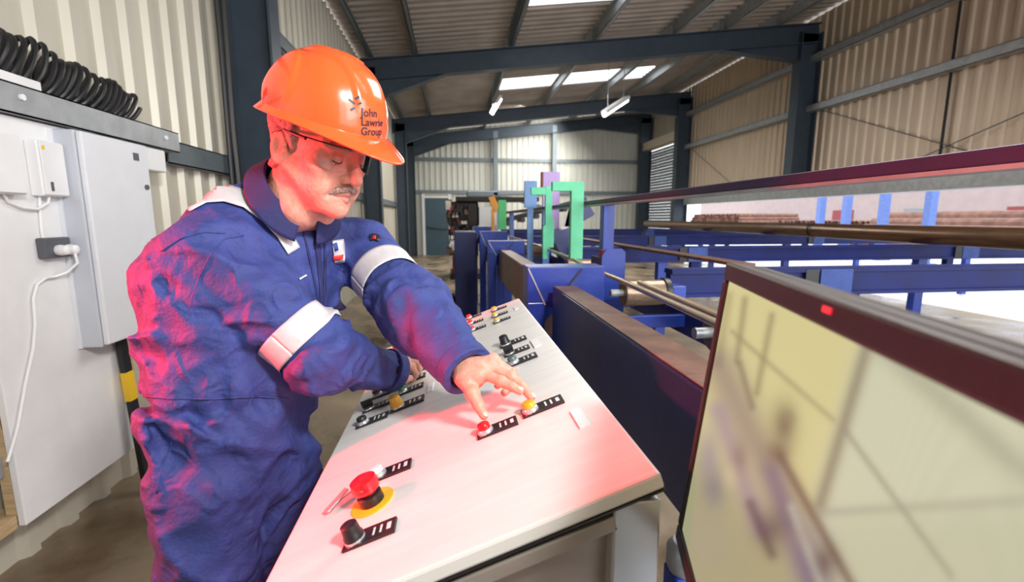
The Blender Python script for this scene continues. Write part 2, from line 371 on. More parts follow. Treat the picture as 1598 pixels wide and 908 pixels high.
# roof
ce = thing('ceiling', None, None, (2.8, 8, 4.4), kind='structure')
sl = math.atan(0.115)
def roof_sheet(name, x0, x1, y0, parent, m, width=1.0):
    n = 5; prof = sheet_verts(0, 0, width/n, n, 0.032); vs = []
    for a, d in prof:
        for xx in (x0, x1): vs.append((xx, y0+a, roofz(xx)+0.032-d))
    fs = [(2*i, 2*i+2, 2*i+3, 2*i+1) for i in range(len(prof)-1)]
    mb = MB(); mb.add(vs, fs); return mb.build(name, m, parent)
for k in range(int(YF-YN)+1):
    y = YN + k
    if k == 10:    # rooflight strip in the near bay
        roof_sheet('roof_sheet', XL-0.1, 1.19, y, ce, M['roof']); roof_sheet('rooflight_sheet', 1.19, 2.8, y, ce, M['skylight']); roof_sheet('roof_sheet', 2.8, XR+0.1, y, ce, M['roof'])
    elif k == 15:
        roof_sheet('roof_sheet', XL-0.1, 1.13, y, ce, M['roof']); roof_sheet('rooflight_sheet', 1.13, 5.15, y, ce, M['skylight']); roof_sheet('roof_sheet', 5.15, XR+0.1, y, ce, M['roof'])
    elif k in (3,):
        roof_sheet('roof_sheet', XL-0.1, 1.13, y, ce, M['roof']); roof_sheet('rooflight_sheet', 1.13, 5.15, y, ce, M['skylight']); roof_sheet('roof_sheet', 5.15, XR+0.1, y, ce, M['roof'])
    else:
        roof_sheet('roof_sheet', XL-0.1, XR+0.1, y, ce, M['roof'])
for xp in (-1.45, -0.65, 1.1, 2.7, 4.27, 5.3, 6.4):
    zt = roofz(xp)-0.002; m_ = MB()   # Z purlin
    m_.box((xp-0.004, YN, zt-0.19), (xp+0.004, YF, zt)).box((xp-0.004, YN, zt-0.19), (xp+0.065, YF, zt-0.182)).box((xp-0.065, YN, zt-0.008), (xp, YF, zt))
    m_.box((xp+0.058, YN, zt-0.19), (xp+0.065, YF, zt-0.165))
    m_.build('purlin', M['galv'] if xp > 2 else M['girt'], ce)

# portal frames
FR = [(-1.15, 'portal frame standing just behind the camera end of the shed'),
      (4.05, 'dark slate portal frame whose left column rises right behind the man'),
      (9.25, 'dark slate portal frame with the nearest full roof beam in view'),
      (14.4, 'dark slate portal frame next to the grey roller shutter'),
      (17.35, 'dark slate portal frame against the rear end wall')]
for yv, lab in FR[1:]:
    t = thing('portal_frame', lab, 'steel frame', (XL+0.22, yv, 0), 'portal frames carrying the roof')
    tag(t, kind='structure')
    xin = -1.33
    m_ = MB(); ibeam(m_, (-1.49, yv, 0), (-1.49, yv, 4.05), 0.32, 0.20, (1, 0, 0)); m_.build('column', M['frame'], t)
    m_ = MB(); ibeam(m_, (7.12, yv, 0 if yv > 10 else 2.05), (7.12, yv, 5.0), 0.44, 0.24, (1, 0, 0)); m_.build('column', M['frame'], t)
    ra = lambda x: roofz(x)-0.195-0.19
    m_ = MB(); ibeam(m_, (-1.73, yv, ra(-1.73)), (7.34, yv, ra(7.34)), 0.37, 0.18); m_.build('rafter', M['frame'], t)
    for (xa, xb) in ((-1.33, -0.1), (6.9, 5.3)):
        za, zb = ra(xa)-0.18, ra(xb)-0.18; dep = 0.32
        m_ = MB()
        m_.prism([(xa, yv-0.006, za), (xb, yv-0.006, zb), (xa, yv-0.006, za-dep)], (0, 0.012, 0))
        m_.bar((xa, yv, za-dep), (xb, yv, zb-0.01), 0.18, 0.016); m_.build('haunch', M['frame'], t)
    for xp in (-1.45, -0.65, 1.1, 2.7, 4.27, 5.3, 6.4):
        m_ = MB(); zt = ra(xp)+0.185
        m_.box((xp-0.07, yv-0.06, zt), (xp-0.062, yv+0.06, zt+0.17)).box((xp-0.07, yv-0.06, zt), (xp+0.02, yv+0.06, zt+0.008)).build('purlin_cleat', M['galv'], t)

# hanging fluorescent lights
for a, b, lab, wires in ((at(767, 174, 11), at(781, 150, 11), 'short white fluorescent light under the left part of the far roof', False),
                         (at(943, 175, 9.4), at(978, 152, 9.9), 'white fluorescent batten hung on two wires at right', True)):
    t = thing('fluorescent_light', lab, 'light', (a+b)/2, 'fluorescent lights under the roof')
    MB().bar(a, b, 0.16, 0.06).build('light_housing', M['plast'], t)
    MB().cyl(a+np.array([0, 0, -0.05]), b+np.array([0, 0, -0.05]), 0.05, 10).build('light_tube', M['tube'], t, smooth=True)
    for q in (0.15, 0.85):
        p = a+(b-a)*q
        MB().cyl(p, (p[0], p[1], roofz(p[0])-0.03), 0.008, 6).build('suspension_wire', M['galv'], t)

# ------------------------------------------------------------------ left wall equipment
g = thing('galvanised_channel', 'pale galvanised channel running along left wall above the white board', 'channel', (-1.65, 2, 1.72))
MB().box((-1.714, 0.3, 1.725), (-1.57, 3.03, 1.731)).box((-1.576, 0.3, 1.725), (-1.57, 3.03, 1.835)).box((-1.714, 0.3, 1.829), (-1.57, 3.03, 1.835)).build('channel_section', M['galv'], g)
for yy in (2.02, 2.9): MB().cyl((-1.572, yy, 1.79), (-1.562, yy, 1.79), 0.012, 8).build('bolt', M['plast'], g)
MB().box((-1.597, 1.5, 1.8352), (-1.574, 2.12, 1.868)).build('white_strip', M['white'], None); tag(bpy.data.objects['white_strip'], 'white strip lying on the channel at the left frame edge under the cables', 'strip')
# coil of cable
pts = []; turns = 31; N = turns*22
for i in range(N+1):
    s_ = i/N; r = 0.125-0.055*s_**0.8; an = 2*math.pi*turns*s_
    jr = 0.012*math.sin(5.1*s_*turns)+0.008*math.sin(13.3*s_*turns)
    yy = 1.55+1.25*s_+0.012*math.sin(an*0.13)
    pts.append((-1.655+0.42*r*math.cos(an), yy+0.045*math.sin(an), 1.838+0.011+(r+jr*0.5)+(r+jr*0.5)*math.sin(an)))
cb = MB().tube(pts, 0.0105, 8).build('cable_coil', M['rubber'], None, smooth=True)
tag(cb, 'long black cable coil stretched like a spring along the wall channel', 'cable')

bd = thing('backing_board', 'large white board with timber battens fixed to the left wall', 'board', (-1.6, 2.1, 0.2))
MB().box((-1.625, 1.80, 0.22), (-1.60, 2.42, 1.72)).build('board', M['white'], bd, bevel=0.003)
MB().box((-1.66, 1.80, 0.22), (-1.626, 1.83, 1.72)).build('batten', M['wood'], bd)
for z in (0.62, 0.235):
    MB().box((-1.714, 1.7, z-0.02), (-1.626, 2.47, z+0.03)).build('batten', M['wood'], bd)
    MB().box((-1.70, 2.425, z-0.025), (-1.60, 2.475, z+0.035)).build('batten_end', M['wood'], bd)
MB().box((-1.714, 1.2, 0.42), (-1.64, 1.8, 0.50)).build('lower_rail', M['galv'], bd)

cbx = thing('electrical_cabinet', 'tall pale grey electrical cabinet mounted on the white board', 'cabinet', (-1.52, 2.3, 0.8))
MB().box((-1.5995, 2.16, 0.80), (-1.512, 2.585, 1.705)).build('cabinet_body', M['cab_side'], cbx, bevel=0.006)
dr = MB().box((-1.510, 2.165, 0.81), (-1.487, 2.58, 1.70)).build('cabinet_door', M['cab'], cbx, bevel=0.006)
for z in (1.50, 1.02):
    MB().cyl((-1.487, 2.54, z), (-1.478, 2.54, z), 0.012, 12).build('door_lock', M['dkgrey'], dr)
MB().box((-1.487, 2.47, 1.62), (-1.4855, 2.51, 1.655)).build('warning_label', M['dkgrey'], dr)
MB().box((-1.5995, 2.152, 0.80), (-1.585, 2.1595, 1.705)).build('edge_trim', M['cab'], cbx)
for (ya, yb, lab) in ((1.66, 1.965, 'small white switch box nearest the left frame edge'), (2.035, 2.155, 'small white switch box beside the tall electrical cabinet')):
    b_ = thing('switch_box', lab, 'switch box', (-1.59, (ya+yb)/2, 1.43), 'white boxes on the board')
    MB().box((-1.5995, ya, 1.435), (-1.555, yb, 1.645)).build('box_body', M['plast'], b_, bevel=0.005)
    MB().box((-1.5548, ya+0.005, 1.44), (-1.548, yb-0.005, 1.64)).build('box_cover', M['white'], b_, bevel=0.002)
    MB().box((-1.548, ya+0.03, 1.455), (-1.546, ya+0.042, 1.49)).build('indicator', M['dkgrey'], b_)
    MB().box((-1.548, ya+0.012, 1.61), (-1.547, ya+0.024, 1.625)).build('corner_sticker', M['disc'], b_)
sk = thing('socket_outlet', 'dark grey double socket with two white plugs on the board', 'socket', (-1.58, 2.09, 1.2))
MB().box((-1.5995, 2.02, 1.195), (-1.565, 2.145, 1.275)).build('socket_body', M['dkgrey'], sk, bevel=0.006)
for yy in (2.075, 2.12):
    p_ = MB().lathe([(0.02, 0), (0.022, 0.012), (0.018, 0.035), (0.01, 0.04)], (-1.565, yy, 1.225), (1, 0, 0), 16).build('plug', M['plast'], sk, smooth=True)
cbl = MB().tube([(-1.535, 2.115, 1.215), (-1.53, 2.115, 1.17), (-1.56, 2.10, 1.135), (-1.585, 2.07, 1.12), (-1.588, 2.03, 1.12), (-1.59, 1.99, 1.10), (-1.59, 1.965, 1.05), (-1.59, 1.955, 0.95), (-1.59, 1.93, 0.86), (-1.59, 1.88, 0.75), (-1.59, 1.82, 0.60), (-1.58, 1.75, 0.50)], 0.0055, 8).build('power_cable', M['plast'], None, smooth=True)
tag(cbl, 'thin white power cable drooping from the socket down the board', 'cable')
cbl = MB().tube([(-1.57, 2.08, 1.44), (-1.575, 2.075, 1.41), (-1.58, 2.03, 1.385), (-1.585, 1.97, 1.39), (-1.588, 1.92, 1.41), (-1.58, 1.9, 1.44)], 0.005, 8).build('link_cable', M['plast'], None, smooth=True)
tag(cbl, 'short white cable looping between the two small switch boxes', 'cable')
cbl = MB().tube([(-1.59, 2.06, 1.44), (-1.592, 2.055, 1.38), (-1.594, 2.05, 1.30), (-1.592, 2.05, 1.27)], 0.005, 8).build('drop_cable', M['plast'], None, smooth=True)
tag(cbl, 'short white cable dropping from the right switch box to the socket', 'cable')
jb = thing('junction_box', 'white junction box beside the top right of the electrical cabinet', 'junction box', (-1.6, 2.7, 1.6))
MB().box((-1.714, 2.60, 1.60), (-1.58, 2.9, 1.72)).build('box_body', M['plast'], jb, bevel=0.008)
MB().box((-1.714, 2.60, 1.05), (-1.60, 2.70, 1.598)).build('trunking', M['white'], jb, bevel=0.004)
MB().box((-1.612, 2.63, 1.50), (-1.592, 2.68, 1.57)).build('clip', M['dkgrey'], jb)
st = thing('spirit_level', 'black bar with yellow ends leaning on wall behind the man', 'tool', (-1.5, 2.3, 0))
a_ = np.array([-1.533, 2.363, 0.0]); b_ = np.array([-1.57, 2.36, 0.785])
MB().bar(a_+(b_-a_)*0.06, b_, 0.05, 0.025, (1, 0, 0)).build('bar', M['black'], st, bevel=0.003)
MB().bar(a_, a_+(b_-a_)*0.06, 0.055, 0.03, (1, 0, 0)).build('end_cap', M['disc'], st)
MB().bar(a_+(b_-a_)*0.62, a_+(b_-a_)*0.8, 0.052, 0.027, (1, 0, 0)).build('yellow_band', M['disc'], st)
cbl = MB().tube([(-1.60, 3.86, 0.02), (-1.59, 3.84, 1.0), (-1.60, 3.82, 2.0), (-1.59, 3.83, 3.2), (-1.60, 3.8, 4.0)], 0.03, 8).tube([(-1.60, 3.74, 0.02), (-1.61, 3.75, 1.5), (-1.60, 3.74, 2.6), (-1.61, 3.72, 4.0)], 0.018, 8).build('cable_riser', M['rubber'], None, smooth=True)
tag(cbl, 'dark bundled cables rising up the wall beside the slate column', 'cable')

# ------------------------------------------------------------------ control console
PX0, PX1, PZ0, PZ1, PY0, PY1 = -0.26, 0.24, 0.87, 1.05, 0.495, 1.745
pu = np.array([PX1-PX0, 0, PZ1-PZ0]); PW = np.linalg.norm(pu); pu /= PW
pn = np.array([-pu[2], 0, pu[0]])
PO = np.array([PX0, 0, PZ0])
def onp(x, y):
    r = ray(x, y); t = ((PO-C0)@pn)/(r@pn); return C0+r*t
con = thing('control_console', 'sloping steel control console with rows of push buttons in front of the man', 'console', (0, 1.1, 0))
m_ = MB()
m_.prism([PO+np.array([0, PY0, 0]), PO+pu*PW+np.array([0, PY0, 0]), PO+pu*PW+np.array([0, PY0, 0])-pn*0.022, PO+np.array([0, PY0, 0])-pn*0.022], (0, PY1-PY0, 0))
top = m_.build('top_panel', M['console'], con, bevel=0.004)
m_ = MB()
e0 = PO + pu*0.012 - pn*0.0258; e1 = PO + pu*(PW-0.004) - pn*0.0258
poly = lambda yy: [(e0[0], yy, e0[2]), (e1[0], yy, e1[2]), (e1[0], yy, 0.45), (0.12, yy, 0.0), (-0.14, yy, 0.0), (-0.14, yy, 0.72), (e0[0], yy, e0[2]-0.06)]
m_.prism(poly(PY0+0.03), (0, PY1-PY0-0.06, 0)); m_.build('cabinet_body', M['console_side'], con, bevel=0.004)
m_ = MB()   # frame on the near end: corner post and rails around a recessed panel
m_.box((0.185, PY0+0.004, 0.30), (e1[0], PY0+0.0298, 1.012)).build('corner_post', M['lid'], con, bevel=0.003)
q0 = PO+pu*0.03-pn*0.034; q1 = PO+pu*(PW-0.07)-pn*0.034
MB().prism([q0+np.array([0, PY0+0.004, 0]), q1+np.array([0, PY0+0.004, 0]), q1+np.array([0, PY0+0.004, 0])-pn*0.02, q0+np.array([0, PY0+0.004, 0])-pn*0.02], (0, 0.0258, 0)).build('end_rail', M['console_side'], con, bevel=0.002)
MB().prism([PO+np.array([0, PY0-0.0005, 0])+pu*0.001-pn*0.022, PO+pu*(PW-0.001)+np.array([0, PY0-0.0005, 0])-pn*0.022, PO+pu*(PW-0.001)+np.array([0, PY0+0.0005, 0])-pn*0.0255, PO+pu*0.001+np.array([0, PY0+0.0005, 0])-pn*0.0255], (0, PY1-PY0, 0)).build('lid_shadow_strip', M['black'], con)  # black strip standing in for the shadow gap under the lid
th_p = -math.atan2(PZ1-PZ0, PX1-PX0)
def on_panel(o, p):      # stand a part whose local z is the panel normal at p
    w = wloc(con); o.location = Vector([float(c) for c in p])-w; o.rotation_euler = (0, th_p, 0)
def canon(mb, nm, sm=True): return mb.mesh(nm, (0, 0, 0), sm)
COLLAR = canon(MB().lathe([(0.0145, 0.0), (0.0145, 0.006), (0.013, 0.010), (0.0115, 0.011), (0.0115, 0.004)], (0, 0, 0), (0, 0, 1), 24), 'button_collar'); COLLAR.materials.append(M['lid'])
def capmesh(kind):
    if kind == 'knob':
        return canon(MB().lathe([(0.014, 0.005), (0.014, 0.012), (0.0125, 0.014), (0.0115, 0.028), (0.008, 0.030)], (0, 0, 0), (0, 0, 1), 20), 'knob')
    if kind == 'selector':
        return canon(MB().lathe([(0.014, 0.005), (0.014, 0.013), (0.006, 0.015)], (0, 0, 0), (0, 0, 1), 20).box((-0.014, -0.004, 0.012), (0.014, 0.004, 0.027)), 'selector')
    return canon(MB().lathe([(0.0110, 0.004), (0.0112, 0.017), (0.0095, 0.0195), (0.004, 0.0205)], (0, 0, 0), (0, 0, 1), 20), 'push_cap')
CAPS = {}
PLATE = canon(MB().box((0.0, -0.0155, 0.0004), (0.058, 0.0155, 0.0045)).box((-0.016, -0.0155, 0.0004), (0.0, 0.0155, 0.0035)), 'legend_plate', False); PLATE.materials.append(M['black'])
MARK = canon(MB().box((0.026, -0.008, 0.0046), (0.029, 0.008, 0.0050)).box((0.036, -0.008, 0.0046), (0.039, 0.008, 0.0050)).box((0.046, -0.007, 0.0046), (0.052, 0.007, 0.0050)), 'legend_marks', False); MARK.materials.append(M['mark'])
BT = [ # base pixel of the button, cap colour, cap kind, scale, label
 (733, 497, 'red', 'push', .8), (735, 506, 'red', 'push', .8), (738, 516, 'red', 'push', .8),
 (772, 485, 'yellow', 'push', .8), (773, 494, 'yellow', 'push', .8), (776, 503, 'yellow', 'push', .8),
 (790, 539, 'black', 'knob', 1.0), (796, 553, 'black', 'selector', .9), (802, 568, 'greygreen', 'push', 1.0),
 (641, 583, 'green', 'push', .9), (634, 597, 'green', 'push', .95), (629, 613, 'green', 'push', .95), (622, 637, 'yellow', 'knob', 1.1),
 (590, 618, 'brownred', 'push', .95), (577, 639, 'black', 'selector', .95), (568, 662, 'black', 'push', 1.0),
 (622, 550, 'brownred', 'knob', 1.0),
 (759, 676, 'red', 'push', 1.0), (829, 643, 'yellow', 'push', 1.05),
 (592, 744, 'plast', 'push', 1.0), (556, 845, 'black', 'knob', 1.0)]
for px, py, colr, kind, sc in BT:
    b_ = link('push_button', COLLAR, None, con); on_panel(b_, onp(px, py)); b_.scale = (sc, sc, sc)
    key = (kind, colr)
    if key not in CAPS: CAPS[key] = capmesh(kind); CAPS[key].materials.append(M[colr])
    cap = link('button_cap', CAPS[key], None, b_)
    cap['label'] = {'red': 'red cap', 'yellow': 'yellow cap', 'green': 'green cap', 'black': 'black cap', 'brownred': 'dark red cap', 'greygreen': 'grey green cap', 'plast': 'white cap'}[colr]
    link('legend_plate', PLATE, None, b_); link('legend_marks', MARK, None, b_)
STR = canon(MB().box((-0.008, -0.03, 0.0003), (0.008, 0.03, 0.003)), 'label_strip', False); STR.materials.append(M['plast'])
for px, py, sc in ((836, 536, 1.1), (672, 605, .9), (905, 653, 1.05), (805, 481, .8)):
    o = link('label_strip', STR, None, con); on_panel(o, onp(px, py)); o.scale = (sc, sc, sc)
es = link('emergency_stop', canon(MB().lathe([(0.019, 0.0), (0.019, 0.016), (0.016, 0.018)], (0, 0, 0), (0, 0, 1), 28), 'emergency_stop'), M['black'], con); on_panel(es, onp(582, 784))
link('mushroom_head', canon(MB().lathe([(0.012, 0.016), (0.012, 0.022), (0.020, 0.024), (0.0215, 0.032), (0.020, 0.042), (0.012, 0.046), (0.003, 0.047)], (0, 0, 0), (0, 0, 1), 28), 'mushroom_head'), M['red'], es)
link('yellow_disc', canon(MB().lathe([(0.034, 0.0003), (0.034, 0.002), (0.02, 0.0022)], (0, 0, 0), (0, 0, 1), 32), 'yellow_disc'), M['disc'], es)
kt = MB(); p0 = onp(582, 784)+pn*0.03; p1 = onp(536, 790)+pn*0.012; p2 = onp(520, 803)+pn*0.008
kt.tube([p0+pu*0.02, p0+pn*0.004-np.array([0, .022, 0]), p0-pu*0.024, p1, p2], 0.0014, 6)
ktag = kt.build('key_cord', M['girt'], con, smooth=True)
m_ = MB(); c_ = onp(530, 790)+pn*0.012; dd = p2-p1; dd /= np.linalg.norm(dd); s2 = np.cross(pn, dd); m_.obox(c_, (dd, s2, pn), (0.022, 0.007, 0.0012)); m_.build('key_tag', M['galv'], con, bevel=0.001)
for zz in (0.40,):
    MB().tube([(0.243, 0.62, 0.86), (0.25, 0.62, 0.78), (0.255, 0.6, 0.70)], 0.012, 8).build('cable_gland', M['rubber'], con, smooth=True)

# ------------------------------------------------------------------ conveyor line
XB0, XB1 = 0.395, 0.49
def section(name, y0, y1, lab, z0=0.82, z1=1.075, legs=True, m=None):
    t = thing(name, lab, 'conveyor beam', (0.44, y0, 0), 'box beams of the conveyor line')
    MB().box((XB0, y0, z0), (XB1, y1, z1)).build('box_beam', m or M['blue_dk'], t, bevel=0.006)
    MB().box((XB0+0.004, y0+0.01, z1+0.0002), (XB1-0.004, y1-0.01, z1+0.003)).build('worn_top_strip', M['rust'], t)
    if legs:
        for yy in (y0+0.12, y1-0.25):
            MB().box((XB0+0.01, yy, 0), (XB1-0.01, yy+0.1, z0)).build('leg', M['blue'], t, bevel=0.004)
            MB().box((XB0-0.03, yy-0.03, 0), (XB1+0.03, yy+0.13, 0.012)).build('foot_plate', M['blue'], t)
    return t
section('conveyor_beam', 0.42, 1.86, 'long dark blue box beam with worn top right beside the console')
section('conveyor_beam', 2.06, 4.15, 'brown worn box beam behind the bright blue corner bracket', m=M['rust'])
section('conveyor_beam', 4.35, 5.5, 'short dark blue box beam behind the second blue bracket')
section('conveyor_beam', 5.7, 7.6, 'far dark blue box beam leading towards the drilling machine')
def portal(y, lab, w0=0.30, w1=0.63, zt=1.15, zb=1.03, deep=0.14):
    t = thing('blue_bracket', lab, 'bracket', (0.4, y, 0), 'blue portal brackets along the conveyor')
    MB().box((w0, y-deep/2, zb), (w1, y+deep/2, zt)).build('cross_head', M['blue'], t, bevel=0.004)
    MB().box((w0, y-deep/2, 0), (w0+0.075, y+deep/2, zb)).build('leg', M['blue'], t, bevel=0.004)
    MB().box((w1-0.06, y-deep/2+0.01, 0), (w1, y+deep/2-0.01, zb)).build('leg', M['blue'], t, bevel=0.004)
    MB().prism([(w0+0.075, y-0.008, zb), (w0+0.17, y-0.008, zb), (w0+0.075, y-0.008, zb-0.11)], (0, 0.016, 0)).build('gusset', M['blue'], t)
    MB().bar((w1-0.10, y-deep/2-0.002, zt-0.01), (w0+0.10, y-deep/2-0.002, zb-0.02), 0.004, 0.008, (0, 0, 1)).build('weld_seam', M['black'], t)
    MB().bar((w0+0.002, y-deep/2-0.002, zt-0.004), (w0+0.075, y-deep/2-0.002, zb-0.01), 0.004, 0.006, (0, 0, 1)).build('bright_edge', M['galv'], t)
portal(1.98, 'bright blue corner bracket nearest the far end of the console', zb=1.0)
portal(4.25, 'second blue bracket behind the brown worn beam')
portal(5.6, 'third blue bracket along the conveyor towards the far machine', zt=1.2)
portal(7.7, 'last blue bracket of the conveyor before the dark machine', zt=1.22)

# outer (right hand) long beam of the roller bed and rollers
t = thing('roller_bed_beam', 'dark blue long beam carrying the roller ends', 'conveyor beam', (0.93, 0.6, 0))
MB().box((1.08, 0.35, 0.80), (1.16, 7.6, 0.94)).build('box_beam', M['blue_dk'], t, bevel=0.005)
for yy in (0.5, 3.2, 5.4, 7.4): MB().box((1.085, yy, 0), (1.155, yy+0.08, 0.80)).build('leg', M['blue'], t)
rl = [(2.15, 'worn steel roller with dark end ring beside the blue upright'), (1.35, 'worn steel roller half hidden behind the monitor corner'), (3.3, 'worn steel roller under the mint green clamp'), (5.3, 'far worn steel roller behind the mint clamps')]
for y, lab in rl:
    t = thing('conveyor_roller', lab, 'roller', (0.9, y, 0.97), 'rollers of the conveyor')
    MB().cyl((0.80, y, 0.995), (1.03, y, 0.995), 0.062, 28).build('roller_drum', M['roller'], t, smooth=True, bevel=0.004)
    MB().ring((1.0, y, 0.995), (1.025, y, 0.995), 0.07, 0.05, 28).build('end_ring', M['black'], t, smooth=True)
    MB().cyl((0.74, y, 0.995), (1.10, y, 0.995), 0.018, 12).build('axle', M['galv'], t, smooth=True)
    MB().box((1.03, y-0.05, 0.94), (1.1, y+0.05, 1.03)).build('bearing_block', M['blue'], t, bevel=0.006)
    MB().box((0.6, y-0.09, 0.84), (1.08, y-0.06, 0.90)).build('cradle_rail', M['blue'], t, bevel=0.004)
    MB().box((0.5, y+0.05, 0.82), (1.08, y+0.12, 0.85)).build('drip_tray', M['rust'], t)
t = thing('cable_post', 'slim blue post standing at the near right corner of the console', 'post', (0.315, 0.56, 0))
MB().box((0.292, 0.54, 0), (0.332, 0.58, 0.86)).build('post_shaft', M['blue'], t, bevel=0.003)
MB().box((0.27, 0.52, 0), (0.355, 0.6, 0.012)).build('foot_plate', M['blue'], t)
MB().lathe([(0.02, 0), (0.024, 0.01), (0.024, 0.035), (0.016, 0.045)], (0.312, 0.56, 0.8605), (0, 0, 1), 16).build('post_cap', M['galv'], t, smooth=True)
# upright brackets with posts carrying the long rail
tr = thing('guard_rail', 'long dark plum rail on blue posts rising towards the right edge', 'rail', (0.9, 2, 0.9))
MB().box((0.885, 0.2, 1.437), (0.925, 8.2, 1.466)).build('rail_bar', M['purple'], tr, bevel=0.004)
MB().box((0.882, 0.2, 1.428), (0.928, 8.2, 1.4365)).build('rail_strip', M['galv'], tr)
for y in (2.72, 4.62, 7.4, 0.55):
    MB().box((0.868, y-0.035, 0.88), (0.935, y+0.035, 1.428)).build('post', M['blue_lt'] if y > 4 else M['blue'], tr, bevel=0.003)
    MB().box((0.868, y-0.035, 0.82), (1.0795, y+0.035, 0.88)).build('post_arm', M['blue'], tr, bevel=0.003)
t = thing('upright_bracket', 'blue upright bracket plate with chamfered top at roller left end', 'bracket', (0.73, 2.2, 0.8))
MB().prism([(0.78, 2.42, 0.55), (0.78, 2.42, 1.15), (0.805, 2.42, 1.19), (0.89, 2.42, 1.19), (0.91, 2.42, 1.17), (0.91, 2.42, 0.55)], (0, 0.012, 0)).build('face_plate', M['blue'], t)
MB().box((0.78, 2.433, 0.55), (0.792, 2.62, 1.14)).box((0.898, 2.433, 0.55), (0.91, 2.62, 1.14)).build('side_web', M['blue_dk'], t)
MB().box((0.795, 2.46, 0.86), (0.84, 2.52, 1.18)).build('rear_stub', M['maroon'], t)
MB().box((0.76, 2.42, 0), (0.91, 2.62, 0.55)).build('pedestal', M['blue'], t, bevel=0.005)
vb = MB().prism([(0.80, 1.16, 0.86), (0.80, 1.16, 1.02), (0.86, 1.16, 0.955), (0.95, 1.16, 0.94), (1.0, 1.16, 0.96), (1.0, 1.16, 0.86)], (0, 0.012, 0)).box((0.80, 1.14, 0.82), (1.078, 1.2, 0.86)).build('vee_plate', M['blue'], None)
tag(vb, 'small blue notched plate just left of the monitor', 'bracket')
rod = MB().tube([(0.678, 1.0, 1.075), (0.738, 2.0, 1.075), (0.750, 2.42, 1.075), (0.756, 2.66, 1.075), (0.80, 3.1, 1.075), (0.832, 4.0, 1.075), (0.853, 4.9, 1.075), (0.85, 7.9, 1.075)], 0.0115, 10).build('steel_bar', M['rod'], None, smooth=True)
tag(rod, 'long thin bright steel bar lying along the rollers', 'bar')
rod = MB().tube([(0.735, 1.0, 1.073), (0.80, 1.95, 1.073)], 0.011, 10).build('steel_bar', M['rod'], None, smooth=True)
tag(rod, 'short bright steel bar end lying right of the long bar', 'bar')

# green, lavender and blue plates standing on the line
def plates(name, lab, cat, m, polys, y, th=0.05, group=None):
    mb = MB()
    for P in polys: mb.prism([(p[0], y, p[1]) for p in P], (0, th, 0))
    o = mb.build(name, m); tag(o, lab, cat, group); return o
def rectp(x0, y0, x1, y1, Y):
    a = ay(x0, y0, Y); b = ay(x1, y1, Y); return [(a[0], a[2]), (b[0], a[2]), (b[0], b[2]), (a[0], b[2])]
clg = 'painted steel clamps along the line'
def kz(P, k): return [(p[0]*k, CAMH+(p[1]-CAMH)*k) for p in P]
plates('green_clamp', 'large mint green inverted L clamp with long right leg', 'clamp', M['mint'], [kz([(.705, 1.61), (.935, 1.61), (.935, 1.055), (.845, 1.055), (.845, 1.545), (.705, 1.545)], .925)], 3.36*.925, group=clg)
plates('green_clamp', 'narrow mint green clamp with short arm left of the large one', 'clamp', M['mint'],
       [[(.785, 1.62), (.84, 1.62), (.84, 1.36), (.86, 1.34), (.86, 1.10), (.805, 1.10), (.805, 1.0), (.765, 1.0), (.765, 1.28), (.785, 1.30)], [(.66, 1.61), (.784, 1.61), (.784, 1.55), (.66, 1.55)]], 4.02, group=clg)
plates('green_plate', 'small mid green plate on the far side of the conveyor', 'plate', M['leaf'], [rectp(778, 312, 790, 358, 5.57)], 5.57)
pl = thing('lavender_plate', 'pale lavender plate with red edge behind the mint clamps', 'plate', (1.1, 5.0, 1.0))
a = ay(848, 268, 5.0); b = ay(873, 316, 5.0)
MB().box((a[0], 5.0, 1.0), (b[0], 5.06, a[2])).build('plate', M['lav'], pl); MB().box((a[0]-0.02, 5.0, b[2]+.1), (a[0]-0.002, 5.06, a[2])).build('red_edge', M['maroon'], pl)
a = ay(819, 282, 4.75); b = ay(838, 318, 4.75)
plb = MB().box((a[0], 4.75, b[2]-.04), (b[0], 4.8, a[2])).box((a[0]+.03, 4.755, 0.0), (b[0]-.035, 4.795, b[2]-.04)).build('blue_plate', M['sky'], None); tag(plb, 'light blue plate left of the lavender plate', 'plate')
a = ay(768, 308, 6.8); b = ay(776, 326, 6.8)
op = MB().prism([(a[0]-.05, 6.8, a[2]), (a[0]+.03, 6.8, a[2]+.02), (b[0]+.02, 6.8, b[2]+.05), (b[0]-.02, 6.8, b[2]-.06), (b[0]-.06, 6.8, b[2]), ], (0, .06, 0)).box((a[0]-.01, 6.81, 1.0), (a[0]+.03, 6.85, b[2])).build('orange_guard', M['orange'], None); tag(op, 'small orange guard standing on the far conveyor', 'guard')
a = ay(905, 302, 4.6); b = ay(928, 345, 4.6)
cp = MB().prism([(a[0], 4.6, a[2]+.02), (a[0]+.05, 4.6, a[2]-.04), (b[0], 4.6, a[2]-.2), (b[0]-.02, 4.6, b[2]+.05), (a[0]-.05, 4.6, b[2]-.05), (a[0]-.3, 4.6, b[2]-.12), (1.09, 4.6, .941), (1.155, 4.6, .941)], (0, .3, 0)).build('blue_hood', M['blue_dk'], None); tag(cp, 'dark blue curved hood behind the large mint clamp', 'hood')

